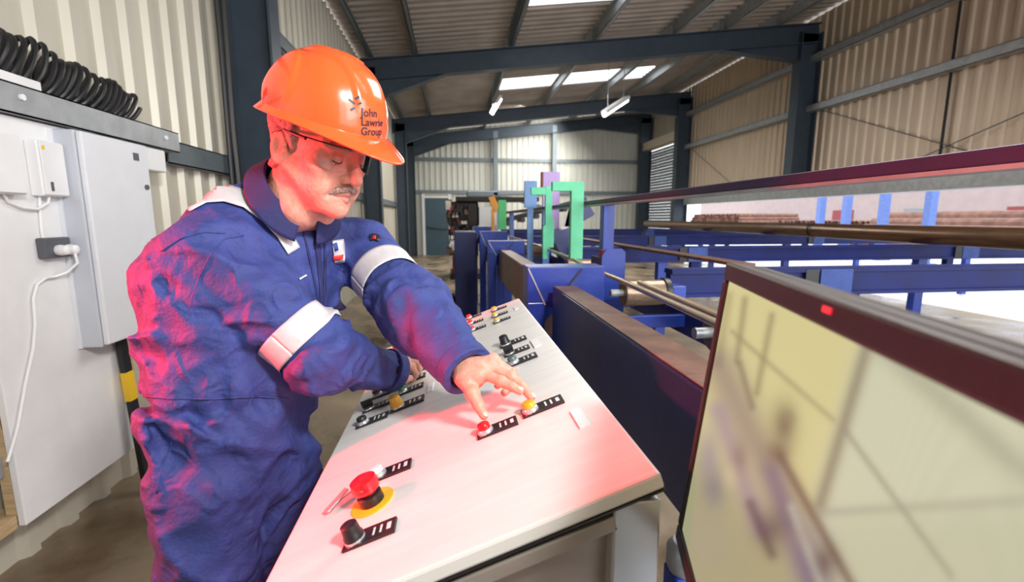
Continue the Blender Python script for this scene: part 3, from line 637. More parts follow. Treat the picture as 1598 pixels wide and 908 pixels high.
# ------------------------------------------------------------------ transfer skids across the hall
def skid(y, x0, x1, lab, blocks=(), legs=(), zt=1.07, h=0.15):
    t = thing('transfer_skid', lab, 'skid beam', (x0, y, 0), 'blue transfer skids across the hall')
    m_ = MB(); m_.box((x0, y-0.05, zt-0.02), (x1, y+0.05, zt)).box((x0, y-0.05, zt-h), (x1, y+0.05, zt-h+0.02)).box((x0, y-0.03, zt-h+0.02), (x1, y+0.03, zt-0.02)); m_.build('skid_beam', M['skid'], t)
    MB().box((x0, y-0.045, zt+0.0002), (x1, y+0.045, zt+0.006)).build('wear_strip', M['skid'], t)
    for xb in blocks:
        MB().box((xb, y-0.056, zt-h+0.004), (xb+0.2, y-0.031, zt-0.004)).build('cover_plate', M['blue_mid'], t, bevel=0.002)
        MB().box((xb-0.09, y-0.053, zt-h+0.004), (xb-0.01, y-0.031, zt-0.004)).build('joint_gap', M['black'], t)
    for xl in legs:
        MB().box((xl, y-0.04, 0), (xl+0.1, y+0.04, zt-h)).build('leg', M['blue'], t)
        MB().box((xl+0.35, y-0.03, zt-h-0.16), (xl+0.43, y+0.03, zt-h)).build('hanging_lug', M['skid'], t)
skid(2.45, 1.17, 12.0, 'nearest blue transfer skid crossing just above the monitor', (2.05, 5.2), (1.9, 4.6, 6.4, 10))
skid(4.45, 1.17, 12.0, 'second blue transfer skid from the monitor', (2.3, 5.4), (2.0, 4.9, 6.6, 10))
skid(7.3, 1.17, 12.0, 'third blue transfer skid from the monitor', (3.2, 6.0), (2.5, 5.5, 9))
skid(9.6, 1.17, 12.0, 'fourth blue transfer skid from the monitor', (4.0,), (2.5, 5.5, 9))
skid(11.9, 1.17, 12.0, 'farthest blue transfer skid', (5.0,), (3, 6.5, 9))
for (ya, yb, xx, lab) in ((2.5, 7.25, 1.6, 'brown flat bar lying across the skids near the rollers'), (2.5, 4.4, 6.2, 'dark blue bar lying across the skids near the wall opening')):
    o = MB().box((xx, ya, 1.0762), (xx+0.12, yb, 1.095)).build('flat_bar', M['rust'] if xx < 3 else M['blue_dk'], None); tag(o, lab, 'bar')
pa = np.array([4.70, 2.3, 1.175]); pb = np.array([5.0, 6.05, 1.185]); pc = np.array([5.72, 13.6, 1.19])
def pipe(a, b, lab, r=0.095):
    d = (b-a)/np.linalg.norm(b-a); t = thing('steel_pipe', lab, 'pipe', (a+b)/2, 'brown pipes on the skids')
    MB().ring(a, b, r, r-0.012, 32).build('pipe_wall', M['pipe'], t, smooth=True)
    MB().ring(b-d*0.05, b-d*0.01, r+0.004, r-0.002, 32).build('end_band', M['black'], t, smooth=True)
pipe(pa, pb, 'thick brown pipe on the skids running out at right edge'); pipe(pb+(pc-pb)*0.004, pc, 'brown pipe farther back, meeting the thick one end to end')

# ------------------------------------------------------------------ far machine at the rear left
t = thing('drilling_machine', 'dark oily processing machine with maroon base in front of the rear door', 'machine', (0.2, 11, 0))
MB().box((-0.05, 10.6, 0.12), (0.5, 11.6, 0.5)).build('base', M['maroon'], t, bevel=0.02)
MB().box((-0.1, 10.5, 0), (0.6, 11.7, 0.12)).build('plinth', M['dirty'], t)
MB().box((0.05, 10.7, 0.5), (0.55, 11.5, 1.15)).build('column', M['dirty'], t, bevel=0.03)
MB().box((-0.08, 10.55, 1.15), (0.55, 11.55, 1.72)).build('head', M['dirty'], t, bevel=0.05)
for i in range(5):
    zz = 0.6+0.22*i; MB().cyl((-0.12+0.03*(i % 2), 10.52+0.1*i, zz), (0.2, 10.52+0.1*i, zz), 0.07, 14).build('motor', M['dirty'] if i % 2 else M['rust'], t, smooth=True)
for i in range(6):
    a0 = (-0.1+0.09*i, 10.5, 1.65); MB().tube([a0, (a0[0]-0.05, 10.4, 1.4), (a0[0]+0.04, 10.4, 1.1), (a0[0]+0.0, 10.5, 0.8)], 0.016, 6).build('hose', M['rubber'], t, smooth=True)
MB().cyl((-0.16, 10.9, 1.45), (-0.05, 10.9, 1.45), 0.2, 20).build('hand_wheel', M['wood'], t, smooth=True)
MB().cyl((0.12, 10.5, 0.45), (0.12, 10.42, 0.45), 0.1, 16).build('gauge', M['plast'], t, smooth=True)
MB().cyl((-0.09, 10.45, 0.8), (0.0, 10.45, 0.8), 0.08, 14).build('gauge', M['plast'], t, smooth=True)
for i in range(46):
    c_ = (-0.12+0.5*random.random(), 10.38+0.12*random.random(), 0.55+1.15*random.random()); h_ = [0.02+0.05*random.random() for _ in range(3)]
    MB().box([c_[k]-h_[k] for k in range(3)], [c_[k]+h_[k] for k in range(3)]).build('machine_fitting', random.choice([M['dirty'], M['dirty'], M['rust'], M['black'], M['cream'], M['maroon']]), t)
MB().box((0.05, 10.5, 1.72), (1.9, 11.2, 1.82)).build('feed_table', M['dirty'], t, bevel=0.01)
MB().box((0.3, 10.6, 1.82), (1.0, 11.1, 1.95)).build('top_unit', M['girt'], t, bevel=0.02)
MB().bar((0.9, 10.7, 1.9), (2.2, 10.7, 1.55), 0.2, 0.06).build('sloping_chute', M['girt'], t)
MB().box((0.56, 10.5, 1.2), (0.95, 10.9, 1.6)).build('panel_window', M['plast'], t)
t = thing('feed_conveyor', 'black sloping feed conveyor to the right of the dark machine', 'conveyor', (1.6, 9.4, 0))
MB().bar((0.95, 9.4, 1.3), (2.6, 9.4, 1.72), 0.5, 0.09).build('belt_frame', M['dirty'], t)
for i in range(6): MB().cyl((1.05+0.28*i, 9.1, 1.25+0.07*i), (1.05+0.28*i, 9.7, 1.25+0.07*i), 0.05, 12).build('idler', M['rubber'], t, smooth=True)
for xx in (1.1, 2.3): MB().box((xx, 9.35, 0), (xx+0.08, 9.45, 1.3)).build('leg', M['dirty'], t)
t = thing('hydraulic_unit', 'row of dark blue cabinets standing left of the far conveyor beam', 'cabinet', (0.2, 6.9, 0))
for i in range(3): MB().box((0.0+0.03*i, 6.0+0.75*i, 0.02), (0.285, 6.7+0.75*i, 1.18-0.05*i)).build('cabinet_unit', M['blue_dk'], t, bevel=0.01)
t = thing('floor_step', 'low pale metal step on the floor of the far aisle', 'step', (-0.5, 8.9, 0))
MB().box((-0.75, 7.6, 0.1), (0.0, 7.9, 0.14)).build('tread', M['rod'], t); MB().box((-0.75, 7.62, 0), (-0.7, 7.88, 0.1)).box((-0.05, 7.62, 0), (0, 7.88, 0.1)).build('support', M['dirty'], t)

# ------------------------------------------------------------------ yard seen through the opening
for i, (px, lab) in enumerate(((1280, 'leftmost of the blue yard posts'), (1320, 'second blue yard post from the left'), (1378, 'third blue yard post from the left'), (1450, 'rightmost of the blue yard posts'))):
    p = ax(px, 341, 14.0); t = thing('yard_post', lab + ' beyond the wall opening', 'post', (14, p[1], -0.02), 'blue posts in the yard')
    MB().box((13.88, p[1]-0.1, -0.02), (14.12, p[1]+0.1, 2.6)).build('post_shaft', M['blue_lt'], t)
    MB().box((13.75, p[1]-0.2, -0.02), (14.25, p[1]+0.2, 0.02)).build('base_plate', M['blue_lt'], t)
def stack(x, y0, y1, rows, r, lab, along):
    mb = MB()
    for k in range(rows):
        n = int((y1-y0)/(2*r))-k
        for i in range(n):
            yy = y0+r+k*r+2*r*i; zz = r+k*r*1.74-0.02
            mb.cyl((x+random.uniform(-.2, .2), yy, zz), (x+6, yy, zz), r, 10, cap=False); mb.ring((x, yy, zz), (x+.1, yy, zz), r, r*.8, 10)
    o = mb.build('pipe_stack', M['pile'], None); tag(o, lab, 'pipe stack', kind='stuff')
stack(26, 40, 50, 6, 0.17, 'stack of brown pipes with open ends seen far left in the opening', True)
stack(26, 26, 36, 4, 0.17, 'low stack of pipes behind the blue yard posts', True)
m_ = MB()
for k in range(5):
    m_.cyl((20+0.5*k, -2, 0.25+0.3*k), (20+0.5*k, 22, 0.25+0.3*k), 0.22, 10)
o = m_.build('long_pipe_rack', M['pile'], None); tag(o, 'rack of long pipes lying lengthwise at the right of the opening', 'pipe stack', kind='stuff')
fb = thing('far_building', 'pale low building on the far side of the yard', 'building', (60, 40, 0))
MB().box((60, -10, -0.02), (66, 110, 8.5)).build('wall', M['farwall'], fb)
MB().prism([(59.5, -10.5, 8.5), (66.5, -10.5, 8.5), (63, -10.5, 10.2)], (0, 121, 0)).build('roof', M['sky'], fb)
for k in range(6): MB().box((59.95, 5+12*k, 0), (59.99, 9+12*k, 2.6)).build('door', M['maroon'] if k % 2 else M['girt'], fb)

# ------------------------------------------------------------------ monitor
TL = at(1133, 408, 0.55); BL = at(1053, 838, 0.6115)
e_ = ray(937, 355); e_[2] = 0; e_ /= np.linalg.norm(e_); e_ = -e_          # towards the camera
hv = BL-TL; hv -= e_*(hv@e_); MH = np.linalg.norm(hv); hv /= MH
mn = np.cross(hv, e_); mn /= np.linalg.norm(mn)
if (C0-TL)@mn < 0: mn = -mn
MW = 0.56
mo = thing('monitor', 'dark framed flat monitor showing a shed view at the right foreground', 'monitor', TL+e_*MW/2+hv*MH)
bz = 0.021
def mpt(u, v, d=0.0): return TL + e_*u + hv*v + mn*d
m_ = MB()
for (u0, u1, v0, v1) in ((0, MW, 0, bz), (0, MW, MH-bz, MH), (0, 0.013, bz, MH-bz), (MW-0.013, MW, bz, MH-bz)):
    m_.obox(mpt((u0+u1)/2, (v0+v1)/2, -0.010), (e_, hv, mn), ((u1-u0)/2, (v1-v0)/2, 0.010))
m_.build('bezel', M['bezel'], mo, bevel=0.003)
m_ = MB(); m_.obox(mpt(MW/2, MH/2, -0.034), (e_, hv, mn), (MW/2-0.001, MH/2-0.001, 0.014)); bk = m_.build('back_shell', M['bezel'], mo, bevel=0.008)
# screen with its picture as vertex colours
nu, nv = 240, 150
vs = []; us = np.linspace(0.0132, MW-0.0132, nu); vv = np.linspace(bz, MH-bz, nv)
P = (TL[None, None] + us[None, :, None]*e_ + vv[:, None, None]*hv - mn*0.004)
fs = [(j*nu+i, j*nu+i+1, (j+1)*nu+i+1, (j+1)*nu+i) for j in range(nv-1) for i in range(nu-1)]
off = wloc(mo); me = bpy.data.meshes.new('screen'); me.from_pydata([tuple(p) for p in (P.reshape(-1, 3)-np.array(off))], [], fs)
V = P.reshape(-1, 3)-C0; dpt = np.maximum(V@fw, 0.06); X = CX+F*(V@rt)/dpt; Y = CY-F*(V@up)/dpt
zx = (X-1020)/0.5595; zy = (Y-400)/0.5595     # picture drawn in its own 1033 x 908 layout
def seg(ax_, ay_, bx, by, w):
    dx, dy = bx-ax_, by-ay_; tt = np.clip(((zx-ax_)*dx+(zy-ay_)*dy)/(dx*dx+dy*dy), 0, 1)
    return np.exp(-(((zx-ax_-tt*dx)**2+(zy-ay_-tt*dy)**2)/(w*w)))
def blob(x, y, a, b): return np.exp(-((zx-x)/a)**2-((zy-y)/b)**2)
c = np.zeros((len(X), 3)); c[:] = srgb(212, 207, 148)
def mixc(c, col, k): k = np.clip(k, 0, 1)[:, None]; return c*(1-k)+np.array(srgb(*col))*k
right = 1/(1+np.exp(-((zx-560)+(zy-300)*0.29)/14.0)); c = mixc(c, (208, 212, 182), right)
c = mixc(c, (188, 192, 160), 1/(1+np.exp(-(zy-700-0.05*(1033-zx))/30))*right*0.6)
c = mixc(c, (150, 148, 118), 0.75/(1+np.exp(-((zy-560)-(zx-150)*0.9)/40))*(zx < 480))
st_ = np.sin((zx*0.98+zy*0.22)*0.42)*0.5+0.5; c = mixc(c, (186, 192, 160), st_*0.22*right)
for (s1, col, w, k) in (((600, 235, 465, 690), (118, 112, 78), 15, .8), ((330, 165, 288, 380), (150, 138, 84), 8, .75), ((255, 120, 232, 290), (140, 130, 84), 8, .7), ((210, 110, 180, 300), (160, 148, 98), 10, .6),
     ((220, 210, 500, 455), (160, 150, 100), 6, .7), ((530, 480, 830, 890), (150, 152, 120), 7, .75), ((640, 250, 1060, 620), (158, 168, 132), 26, .7), ((470, 715, 1060, 680), (164, 168, 138), 9, .75), ((610, 240, 720, 300), (120, 116, 84), 10, .5),
     ((240, 300, 275, 420), (90, 80, 60), 8, .6), ((180, 300, 470, 900), (120, 98, 112), 38, .75), ((180, 430, 300, 760), (150, 120, 160), 22, .7), ((355, 560, 560, 930), (96, 72, 50), 11, .85), ((330, 600, 440, 930), (100, 86, 140), 22, .65),
     ((385, 700, 470, 920), (188, 192, 170), 10, .8), ((270, 690, 330, 830), (66, 60, 62), 12, .7)):
    c = mixc(c, tuple(0.75*q+0.25*sum(col)/3 for q in col), seg(*s1, w*1.45)*k*0.82)
for (x_, y_, a_, b_, col, k) in ((365, 470, 32, 60, (92, 82, 60), .75), (380, 450, 14, 18, (150, 140, 100), .6), (345, 545, 30, 30, (110, 96, 72), .7), (155, 560, 26, 70, (150, 140, 160), .65), (170, 650, 30, 50, (120, 124, 132), .7), (215, 610, 18, 30, (206, 190, 150), .8),
     (330, 760, 40, 50, (58, 52, 62), .6), (480, 850, 30, 40, (60, 52, 46), .6), (420, 780, 30, 30, (160, 150, 130), .5), (150, 800, 60, 80, (168, 164, 136), .6), (240, 560, 20, 40, (130, 116, 96), .6)):
    c = mixc(c, tuple(0.8*q+0.2*sum(col)/3 for q in col), blob(x_, y_, a_*1.15, b_*1.1)*k)
ca = me.color_attributes.new('picture', 'FLOAT_COLOR', 'POINT'); ca.data.foreach_set('color', np.concatenate([c, np.ones((len(c), 1))], 1).ravel().astype(np.float32))
ms = bpy.data.materials.new('lit_screen'); ms.use_nodes = True; nt = ms.node_tree; b = nt.nodes['Principled BSDF']
b.inputs['Base Color'].default_value = (0.02, 0.02, 0.02, 1); b.inputs['Roughness'].default_value = 0.5; b.inputs['Specular IOR Level'].default_value = 0.2
at_n = nt.nodes.new('ShaderNodeVertexColor'); at_n.layer_name = 'picture'; nt.links.new(at_n.outputs[0], b.inputs['Emission Color']); b.inputs['Emission Strength'].default_value = 0.72
scr = link('screen', me, ms, mo)
lp = []
for (px, py) in ((1284, 478), (1302, 490)):
    r = ray(px, py); t_ = ((TL-C0)@mn)/(r@mn); lp.append(C0+r*t_)
MB().obox((lp[0]+lp[1])/2+mn*0.0008, (e_, hv, mn), (0.0055, 0.002, 0.0006)).build('status_light', M['led'], mo)
MB().obox(mpt(MW*0.5, MH+0.02, -0.045), (e_, hv, mn), (0.03, 0.13, 0.01)).build('stand_neck', M['bezel'], mo)
bc = mpt(MW*0.5, MH+0.15, -0.045)
TZ = float(bc[2])-0.012
MB().box((bc[0]-0.10, bc[1]-0.12, TZ), (bc[0]+0.07, bc[1]+0.12, TZ+0.012)).build('stand_base', M['bezel'], mo, bevel=0.003)
tb = thing('monitor_table', 'small grey steel table under the monitor', 'table', (bc[0], bc[1], 0))
MB().box((bc[0]-0.13, bc[1]-0.26, TZ-0.025), (bc[0]+0.12, bc[1]+0.16, TZ-0.0005)).build('table_top', M['girt'], tb, bevel=0.003)
for i in (-0.11, 0.08):
    for j in (-0.24, 0.12): MB().box((bc[0]+i, bc[1]+j, 0), (bc[0]+i+0.03, bc[1]+j+0.03, TZ-0.025)).build('leg', M['girt'], tb)

# ------------------------------------------------------------------ the man: signed-distance modelling
f32 = np.float32
def smin(a, b, k):
    h = np.clip(0.5+0.5*(b-a)/k, 0, 1); return b*(1-h)+a*h-k*h*(1-h)
def smax(a, b, k): return -smin(-a, -b, k)
def cone(P, a, b, r1, r2):
    a = np.asarray(a, f32); d = np.asarray(b, f32)-a; t = np.clip((P-a)@d/(d@d), 0, 1)
    return np.linalg.norm(P-a-t[..., None]*d, axis=-1)-(r1+(r2-r1)*t)
def ball(P, c, r): return np.linalg.norm(P-np.asarray(c, f32), axis=-1)-r
def ell(P, c, r, R=None):
    q = P-np.asarray(c, f32)
    if R is not None: q = q@np.asarray(R, f32).T
    r = np.asarray(r, f32); k0 = np.linalg.norm(q/r, axis=-1); k1 = np.linalg.norm(q/(r*r), axis=-1)+1e-9
    return k0*(k0-1)/k1
def lobe(P, a, b, s, ra, rb):            # tapered limb with an elliptical section: s side axis, r = (side, front)
    a = np.asarray(a, f32); b = np.asarray(b, f32); d = b-a; u = d/np.linalg.norm(d); s = np.asarray(s, f32)
    s = s-u*(s@u); s /= np.linalg.norm(s); fv = np.cross(s, u)
    t = np.clip((P-a)@d/(d@d), 0, 1); q = P-a-t[..., None]*d
    rs = ra[0]+(rb[0]-ra[0])*t; rf = ra[1]+(rb[1]-ra[1])*t
    k = np.sqrt(((q@s)/rs)**2+((q@fv)/rf)**2+((q@u)/rf)**2)
    return (k-1)*np.minimum(rs, rf)
LAT = RNG.random((32, 32, 32)).astype(f32)
def vnoise(Q):
    i = np.floor(Q).astype(np.int32); fr = Q-i; fr = fr*fr*(3-2*fr); i &= 31; j = (i+1) & 31
    x0, y0, z0 = i[..., 0], i[..., 1], i[..., 2]; x1, y1, z1 = j[..., 0], j[..., 1], j[..., 2]
    a, b, c = fr[..., 0], fr[..., 1], fr[..., 2]
    return (((LAT[x0,y0,z0]*(1-a)+LAT[x1,y0,z0]*a)*(1-b)+(LAT[x0,y1,z0]*(1-a)+LAT[x1,y1,z0]*a)*b)*(1-c)
            + ((LAT[x0,y0,z1]*(1-a)+LAT[x1,y0,z1]*a)*(1-b)+(LAT[x0,y1,z1]*(1-a)+LAT[x1,y1,z1]*a)*b)*c)
def ridge(Q): return 1-np.abs(2*vnoise(Q)-1)*1.6
def nets(fn, lo, hi, h):
    ax_ = [np.arange(lo[i], hi[i]+h, h, dtype=f32) for i in range(3)]
    P = np.stack(np.meshgrid(*ax_, indexing='ij'), -1); sh = P.shape[:3]
    V = np.empty(sh, f32)
    for i in range(0, sh[0], 16): V[i:i+16] = fn(P[i:i+16])
    n = [s-1 for s in sh]
    cor = {(a, b, c): V[a:a+n[0], b:b+n[1], c:c+n[2]] for a in (0, 1) for b in (0, 1) for c in (0, 1)}
    acc = np.zeros((*n, 3), f32); cnt = np.zeros(n, f32)
    for c0 in cor:
        for k in range(3):
            if c0[k]: continue
            c1 = list(c0); c1[k] = 1; va, vb = cor[c0], cor[tuple(c1)]
            cr = (va < 0) != (vb < 0); t = np.where(cr, va/np.where(cr, va-vb, 1), 0)
            for q in range(3): acc[..., q] += np.where(cr, c0[q]+(t if q == k else 0), 0)
            cnt += cr
    mk = cnt > 0; idx = np.full(n, -1, np.int64); idx[mk] = np.arange(mk.sum())
    w = np.argwhere(mk); pts = (w+acc[mk]/cnt[mk][:, None])*h+np.array(lo, f32)
    faces = []
    ins = V < 0
    for k in range(3):
        o = [(k+1) % 3, (k+2) % 3]
        sa = [slice(1, n[i]) for i in range(3)]; sb = [slice(1, n[i]) for i in range(3)]
        sa[k] = slice(0, n[k]); sb[k] = slice(1, n[k]+1)
        A = ins[tuple(sa)]; B = ins[tuple(sb)]; e = np.argwhere(A != B)
        if not len(e): continue
        base = e.copy(); base[:, o[0]] += 1; base[:, o[1]] += 1
        s = A[tuple(e.T)]
        q = []
        for (da, db) in ((0, 0), (1, 0), (1, 1), (0, 1)):
            c = base.copy(); c[:, o[0]] -= da; c[:, o[1]] -= db; q.append(idx[tuple(c.T)])
        q = np.stack(q, 1); q[~s] = q[~s][:, ::-1]; faces.append(q)
    fc = np.concatenate(faces); fc = fc[(fc >= 0).all(1)]
    return pts, fc[:, ::-1]
def grad(fn, P, e=0.002):
    g = np.stack([fn(P+np.eye(3, dtype=f32)[k]*e)-fn(P-np.eye(3, dtype=f32)[k]*e) for k in range(3)], -1)
    return g/(np.linalg.norm(g, axis=-1, keepdims=True)+1e-9)
def npmesh(name, pts, fc, off, smooth=True):
    me = bpy.data.meshes.new(name); pts = np.asarray(pts, np.float64)-np.array(off)
    me.from_pydata(pts.tolist(), [], fc.tolist() if hasattr(fc, 'tolist') else fc)
    if smooth: me.polygons.foreach_set('use_smooth', [True]*len(me.polygons))
    me.update(); return me

nrm = lambda v: np.asarray(v, float)/np.linalg.norm(v)
# joints
rsh = at(330, 402, 0.93); rel = at(498, 552, 0.965); rwr = at(614, 579, 1.15)
lsh = at(566, 392, 1.19); lel = at(648, 484, 1.03); lwr = at(730, 579, 0.885)
Pc = at(374, 715, 1.02); Wa = at(364, 608, 1.01); Ch = at(386, 470, 1.04); Us = at(428, 372, 1.06)
sL = nrm((lsh-rsh)*np.array([1, 1, .25])); sP = nrm([0.62, 0.78, 0]); sC = nrm(sL*0.6+sP*0.4)
fwd = nrm(np.cross(sL, [0, 0, 1.]))
rhip = Pc - sP*0.075 + np.array([0, 0, -0.06]); lhip = Pc + sP*0.075 + np.array([0, 0, -0.06])
rkn = rhip + np.array([0.0, 0.0, -0.40]); lkn = lhip + np.array([0.0, 0.0, -0.40])
ran = np.array([rkn[0]-0.02, rkn[1], 0.09]); lan = np.array([lkn[0]-0.02, lkn[1], 0.09])
def arm(P, sh_, el, wr, r, ext=0.0):
    d = cone(P, sh_, el, r[0], r[1]); d = smin(d, cone(P, el, wr, r[1]*0.99, r[2]), 0.02)
    n = nrm(wr-el); cut = ((P-np.asarray(wr, f32))@n.astype(f32))-ext
    d = np.maximum(d, cut)
    return np.maximum(d, -np.maximum(cone(P, wr-n*0.025, wr+n*0.1, r[2]-0.0145, r[2]-0.0145), -cut-0.02))
RARM = (0.082, 0.072, 0.047); LARM = (0.080, 0.072, 0.049)
def torso(P):
    d = lobe(P, Pc, Wa, sP, (0.142, 0.116), (0.142, 0.116))
    d = smin(d, lobe(P, Wa, Ch, sC, (0.148, 0.120), (0.186, 0.134)), 0.06)
    d = smin(d, lobe(P, Ch, Us, sL, (0.186, 0.134), (0.160, 0.105)), 0.06)
    d = smin(d, cone(P, rsh+(Us-rsh)*0.05, Us-np.array([0, 0, 0.005]), 0.080, 0.075), 0.05)
    d = smin(d, cone(P, lsh+(Us-lsh)*0.05, Us-np.array([0, 0, 0.005]), 0.074, 0.075), 0.05)
    d = smin(d, ball(P, Ch-fwd*0.045-sL*0.02+np.array([0, 0, -0.01]), 0.122), 0.06)
    return d
def legs(P):
    d = smin(cone(P, rhip, rkn, 0.094, 0.082), cone(P, rkn, ran, 0.082, 0.072), 0.03)
    d2 = smin(cone(P, lhip, lkn, 0.094, 0.082), cone(P, lkn, lan, 0.082, 0.072), 0.03)
    return np.minimum(d, d2)
def smooth_body(P):
    d = smin(torso(P), legs(P), 0.05)
    d = smin(d, arm(P, rsh, rel, rwr, RARM), 0.028)
    return smin(d, arm(P, lsh, lel, lwr, LARM), 0.028)
def frame_of(a, b, s):
    u = nrm(b-a); s = nrm(np.cross(u, s)); return np.stack([s, np.cross(u, s), u]).astype(f32)
AF = [(rsh, rel, frame_of(rsh, rel, [0, 0, 1])), (rel, rwr, frame_of(rel, rwr, [0, 0, 1])), (lsh, lel, frame_of(lsh, lel, [0, 0, 1])), (lel, lwr, frame_of(lel, lwr, [0, 0, 1]))]
TF = frame_of(Pc, Ch, fwd)
def crease(Q): return np.clip(ridge(Q), 0, 1)**1.4
def folds(P):
    P = P.astype(f32)
    q = (P-Pc.astype(f32))@TF.T
    warp = vnoise(P*4.5)*1.8; warp2 = vnoise(P*11+5)
    qa = np.stack([q[..., 0]*4+warp, q[..., 1]*4, q[..., 2]*17.0+warp*1.6+q[..., 0]*7+q[..., 1]*3], -1)+7.3
    qb = np.stack([q[..., 0]*13+q[..., 2]*9+warp, q[..., 1]*11, q[..., 2]*9.0-q[..., 0]*8+warp2], -1)+2.1
    waist = np.exp(-((P[..., 2]-Wa[2]-0.03)/0.13)**2); upper = 1/(1+np.exp(-(P[..., 2]-Ch[2]-0.04)/0.04))
    qc = np.stack([q[..., 0]*22+q[..., 2]*15+warp*2, q[..., 1]*20, q[..., 2]*20.0-q[..., 0]*12+warp2], -1)+9.1
    w = crease(qa)*(0.013+0.008*waist)*(1-0.5*upper)+crease(qb)*0.011+crease(qc)*0.005-0.004
    wg = np.exp(-((P[..., 2]-Wa[2])/0.022)**2); w = w-0.012*wg
    w = w+np.exp(-((P[..., 2]-Wa[2])/0.05)**2)*0.0045*np.sin((P@np.array([95, 82, 18], f32))+5*warp2)
    for k, (a, b, Fm) in enumerate(AF):
        q = (P-a.astype(f32))@Fm.T; L = np.linalg.norm(b-a); t = q[..., 2]/L
        m = np.exp(-(np.maximum(np.hypot(q[..., 0], q[..., 1])-0.075, 0)/0.025)**2)*np.exp(-(np.maximum(np.abs(t-.5)-.5, 0)/0.12)**2)
        an = np.arctan2(q[..., 1], q[..., 0])
        qq = np.stack([q[..., 0]*10, q[..., 1]*10, q[..., 2]*21+1.3*np.sin(an+k)+warp*1.8], -1)+11.0+5*k
        ql = np.stack([q[..., 0]*17+warp, q[..., 1]*17, q[..., 2]*8+1.5*np.sin(an*1.0+2+k)+warp2], -1)+21.0+5*k
        bm_ = 1-0.93*np.exp(-(np.maximum(np.abs(t-(.805 if k == 0 else .51))-.10, 0)/0.05)**2) if k in (0, 2) else 1.0
        el_ = np.exp(-((t-(1 if k % 2 == 0 else 0))/0.42)**2); cuff = np.exp(-((t-1)/0.12)**2) if k % 2 else 0
        w = w*(1-m*0.9)+m*(crease(qq)*(0.009+0.015*el_)+crease(ql)*0.009-0.006)*(1-0.85*cuff)*bm_
    lg = 1/(1+np.exp((P[..., 2]-Pc[2]+0.05)/0.03))
    ql = np.stack([P[..., 0]*7+P[..., 2]*8+warp, P[..., 1]*7, P[..., 2]*11-P[..., 0]*9+warp*2], -1)
    w = w
    return w*(1-lg*0.6)+lg*(crease(ql)*0.017+crease(ql*2.1+4)*0.006-0.004)
def coverall(P): return smooth_body(P)-folds(P)+0.007

# ---- head
R_H = np.array([[0.8466, -0.3734, -0.3793], [0.4316, 0.8986, 0.0787], [0.3115, -0.2303, 0.9219]]); _c, _s = math.cos(math.radians(-9)), math.sin(math.radians(-9))
R_H = np.array([R_H[0]*_c+R_H[1]*_s, R_H[1]*_c-R_H[0]*_s, R_H[2]])
R_H[0] = nrm(R_H[0]); R_H[1] = nrm(R_H[1]-R_H[0]*(R_H[1]@R_H[0])); R_H[2] = np.cross(R_H[0], R_H[1])
HC = np.array([-0.2758, 1.0279, 1.5136])+rt*0.014-up*0.004; HS = 1.0
def Lc(P): return ((P-HC.astype(f32))@R_H.T.astype(f32))/HS
def Wd(q): return HC + HS*(np.asarray(q, float)@R_H)
nb = Lc(np.array(Us+np.array([0.02, -0.01, 0.03]), f32))
def head_local(P):
    Q = np.concatenate([P[..., :1], np.abs(P[..., 1:2]), P[..., 2:]], -1)    # mirrored
    d = ell(P, (-.012, 0, .028), (.098, .076, .090))
    d = smin(d, ell(P, (.030, 0, -.045), (.064, .058, .082)), .03)
    d = smin(d, ell(P, (.040, 0, -.095), (.054, .046, .036)), .02)
    d = smin(d, cone(Q, (.0, .058, -.062), (.066, .026, -.112), .015, .016), .02)    # jaw line
    d = smin(d, ball(P, (.082, 0, -.118), .021), .018)
    d = smin(d, cone(P, (-.02, 0, -.06), nb, .057, .064), .03)
    d = smin(d, cone(Q, (.02, .0, -.115), (0.0, .02, -.15), .03, .045), .03)
    d = smin(d, ell(Q, (.056, .043, -.038), (.026, .024, .022)), .02)
    d = smin(d, ell(Q, (.060, .036, -.078), (.026, .022, .026)), .02)
    d = smax(d, -ball(Q, (.102, .033, -.012), .020), .014)
    d = smin(d, cone(Q, (.088, .012, .010), (.072, .05, .012), .010, .009), .012)    # brow
    d = smin(d, ball(Q, (.0803, .032, -.0145), .0132), .004)                          # lids
    d = smin(d, cone(P, (.088, 0, .002), (.113, 0, -.046), .009, .0125), .010)       # nose
    d = smin(d, ball(Q, (.098, .013, -.051), .0095), .007)
    d = smax(d, -ball(Q, (.104, .007, -.060), .004), .003)
    d = smax(d, -cone(Q, (.101, .021, -.055), (.085, .036, -.088), .0025, .0025), .010)
    d = smin(d, cone(Q, (.0975, .0, -.0795), (.086, .023, -.086), .0062, .004), .006)
    d = smin(d, cone(Q, (.0955, .0, -.0935), (.085, .020, -.0885), .0072, .004), .006)
    d = smax(d, -cone(Q, (.1035, .0, -.0862), (.088, .025, -.0875), .0016, .0016), .004)
    th = P[..., 1]*0
    er = ell(Q, (-.020, .0775, -.031), (.0175, .009, .035), np.array([[.95, -.3, .1], [.28, .95, 0], [-.1, .03, .99]]))
    er = smax(er, -ell(Q, (-.0145, .0895, -.026), (.0105, .0125, .0225)), .003); er = smin(er, ball(Q, (-.003, .078, -.034), .0055), .004)
    d = smin(d, er, .006)
    d = smax(d, -cone(Q, (.090, .05, -.03), (.07, .056, -.012), .0012, .0012), .006)
    return d
def head(P):
    q = Lc(P); return head_local(q)*HS
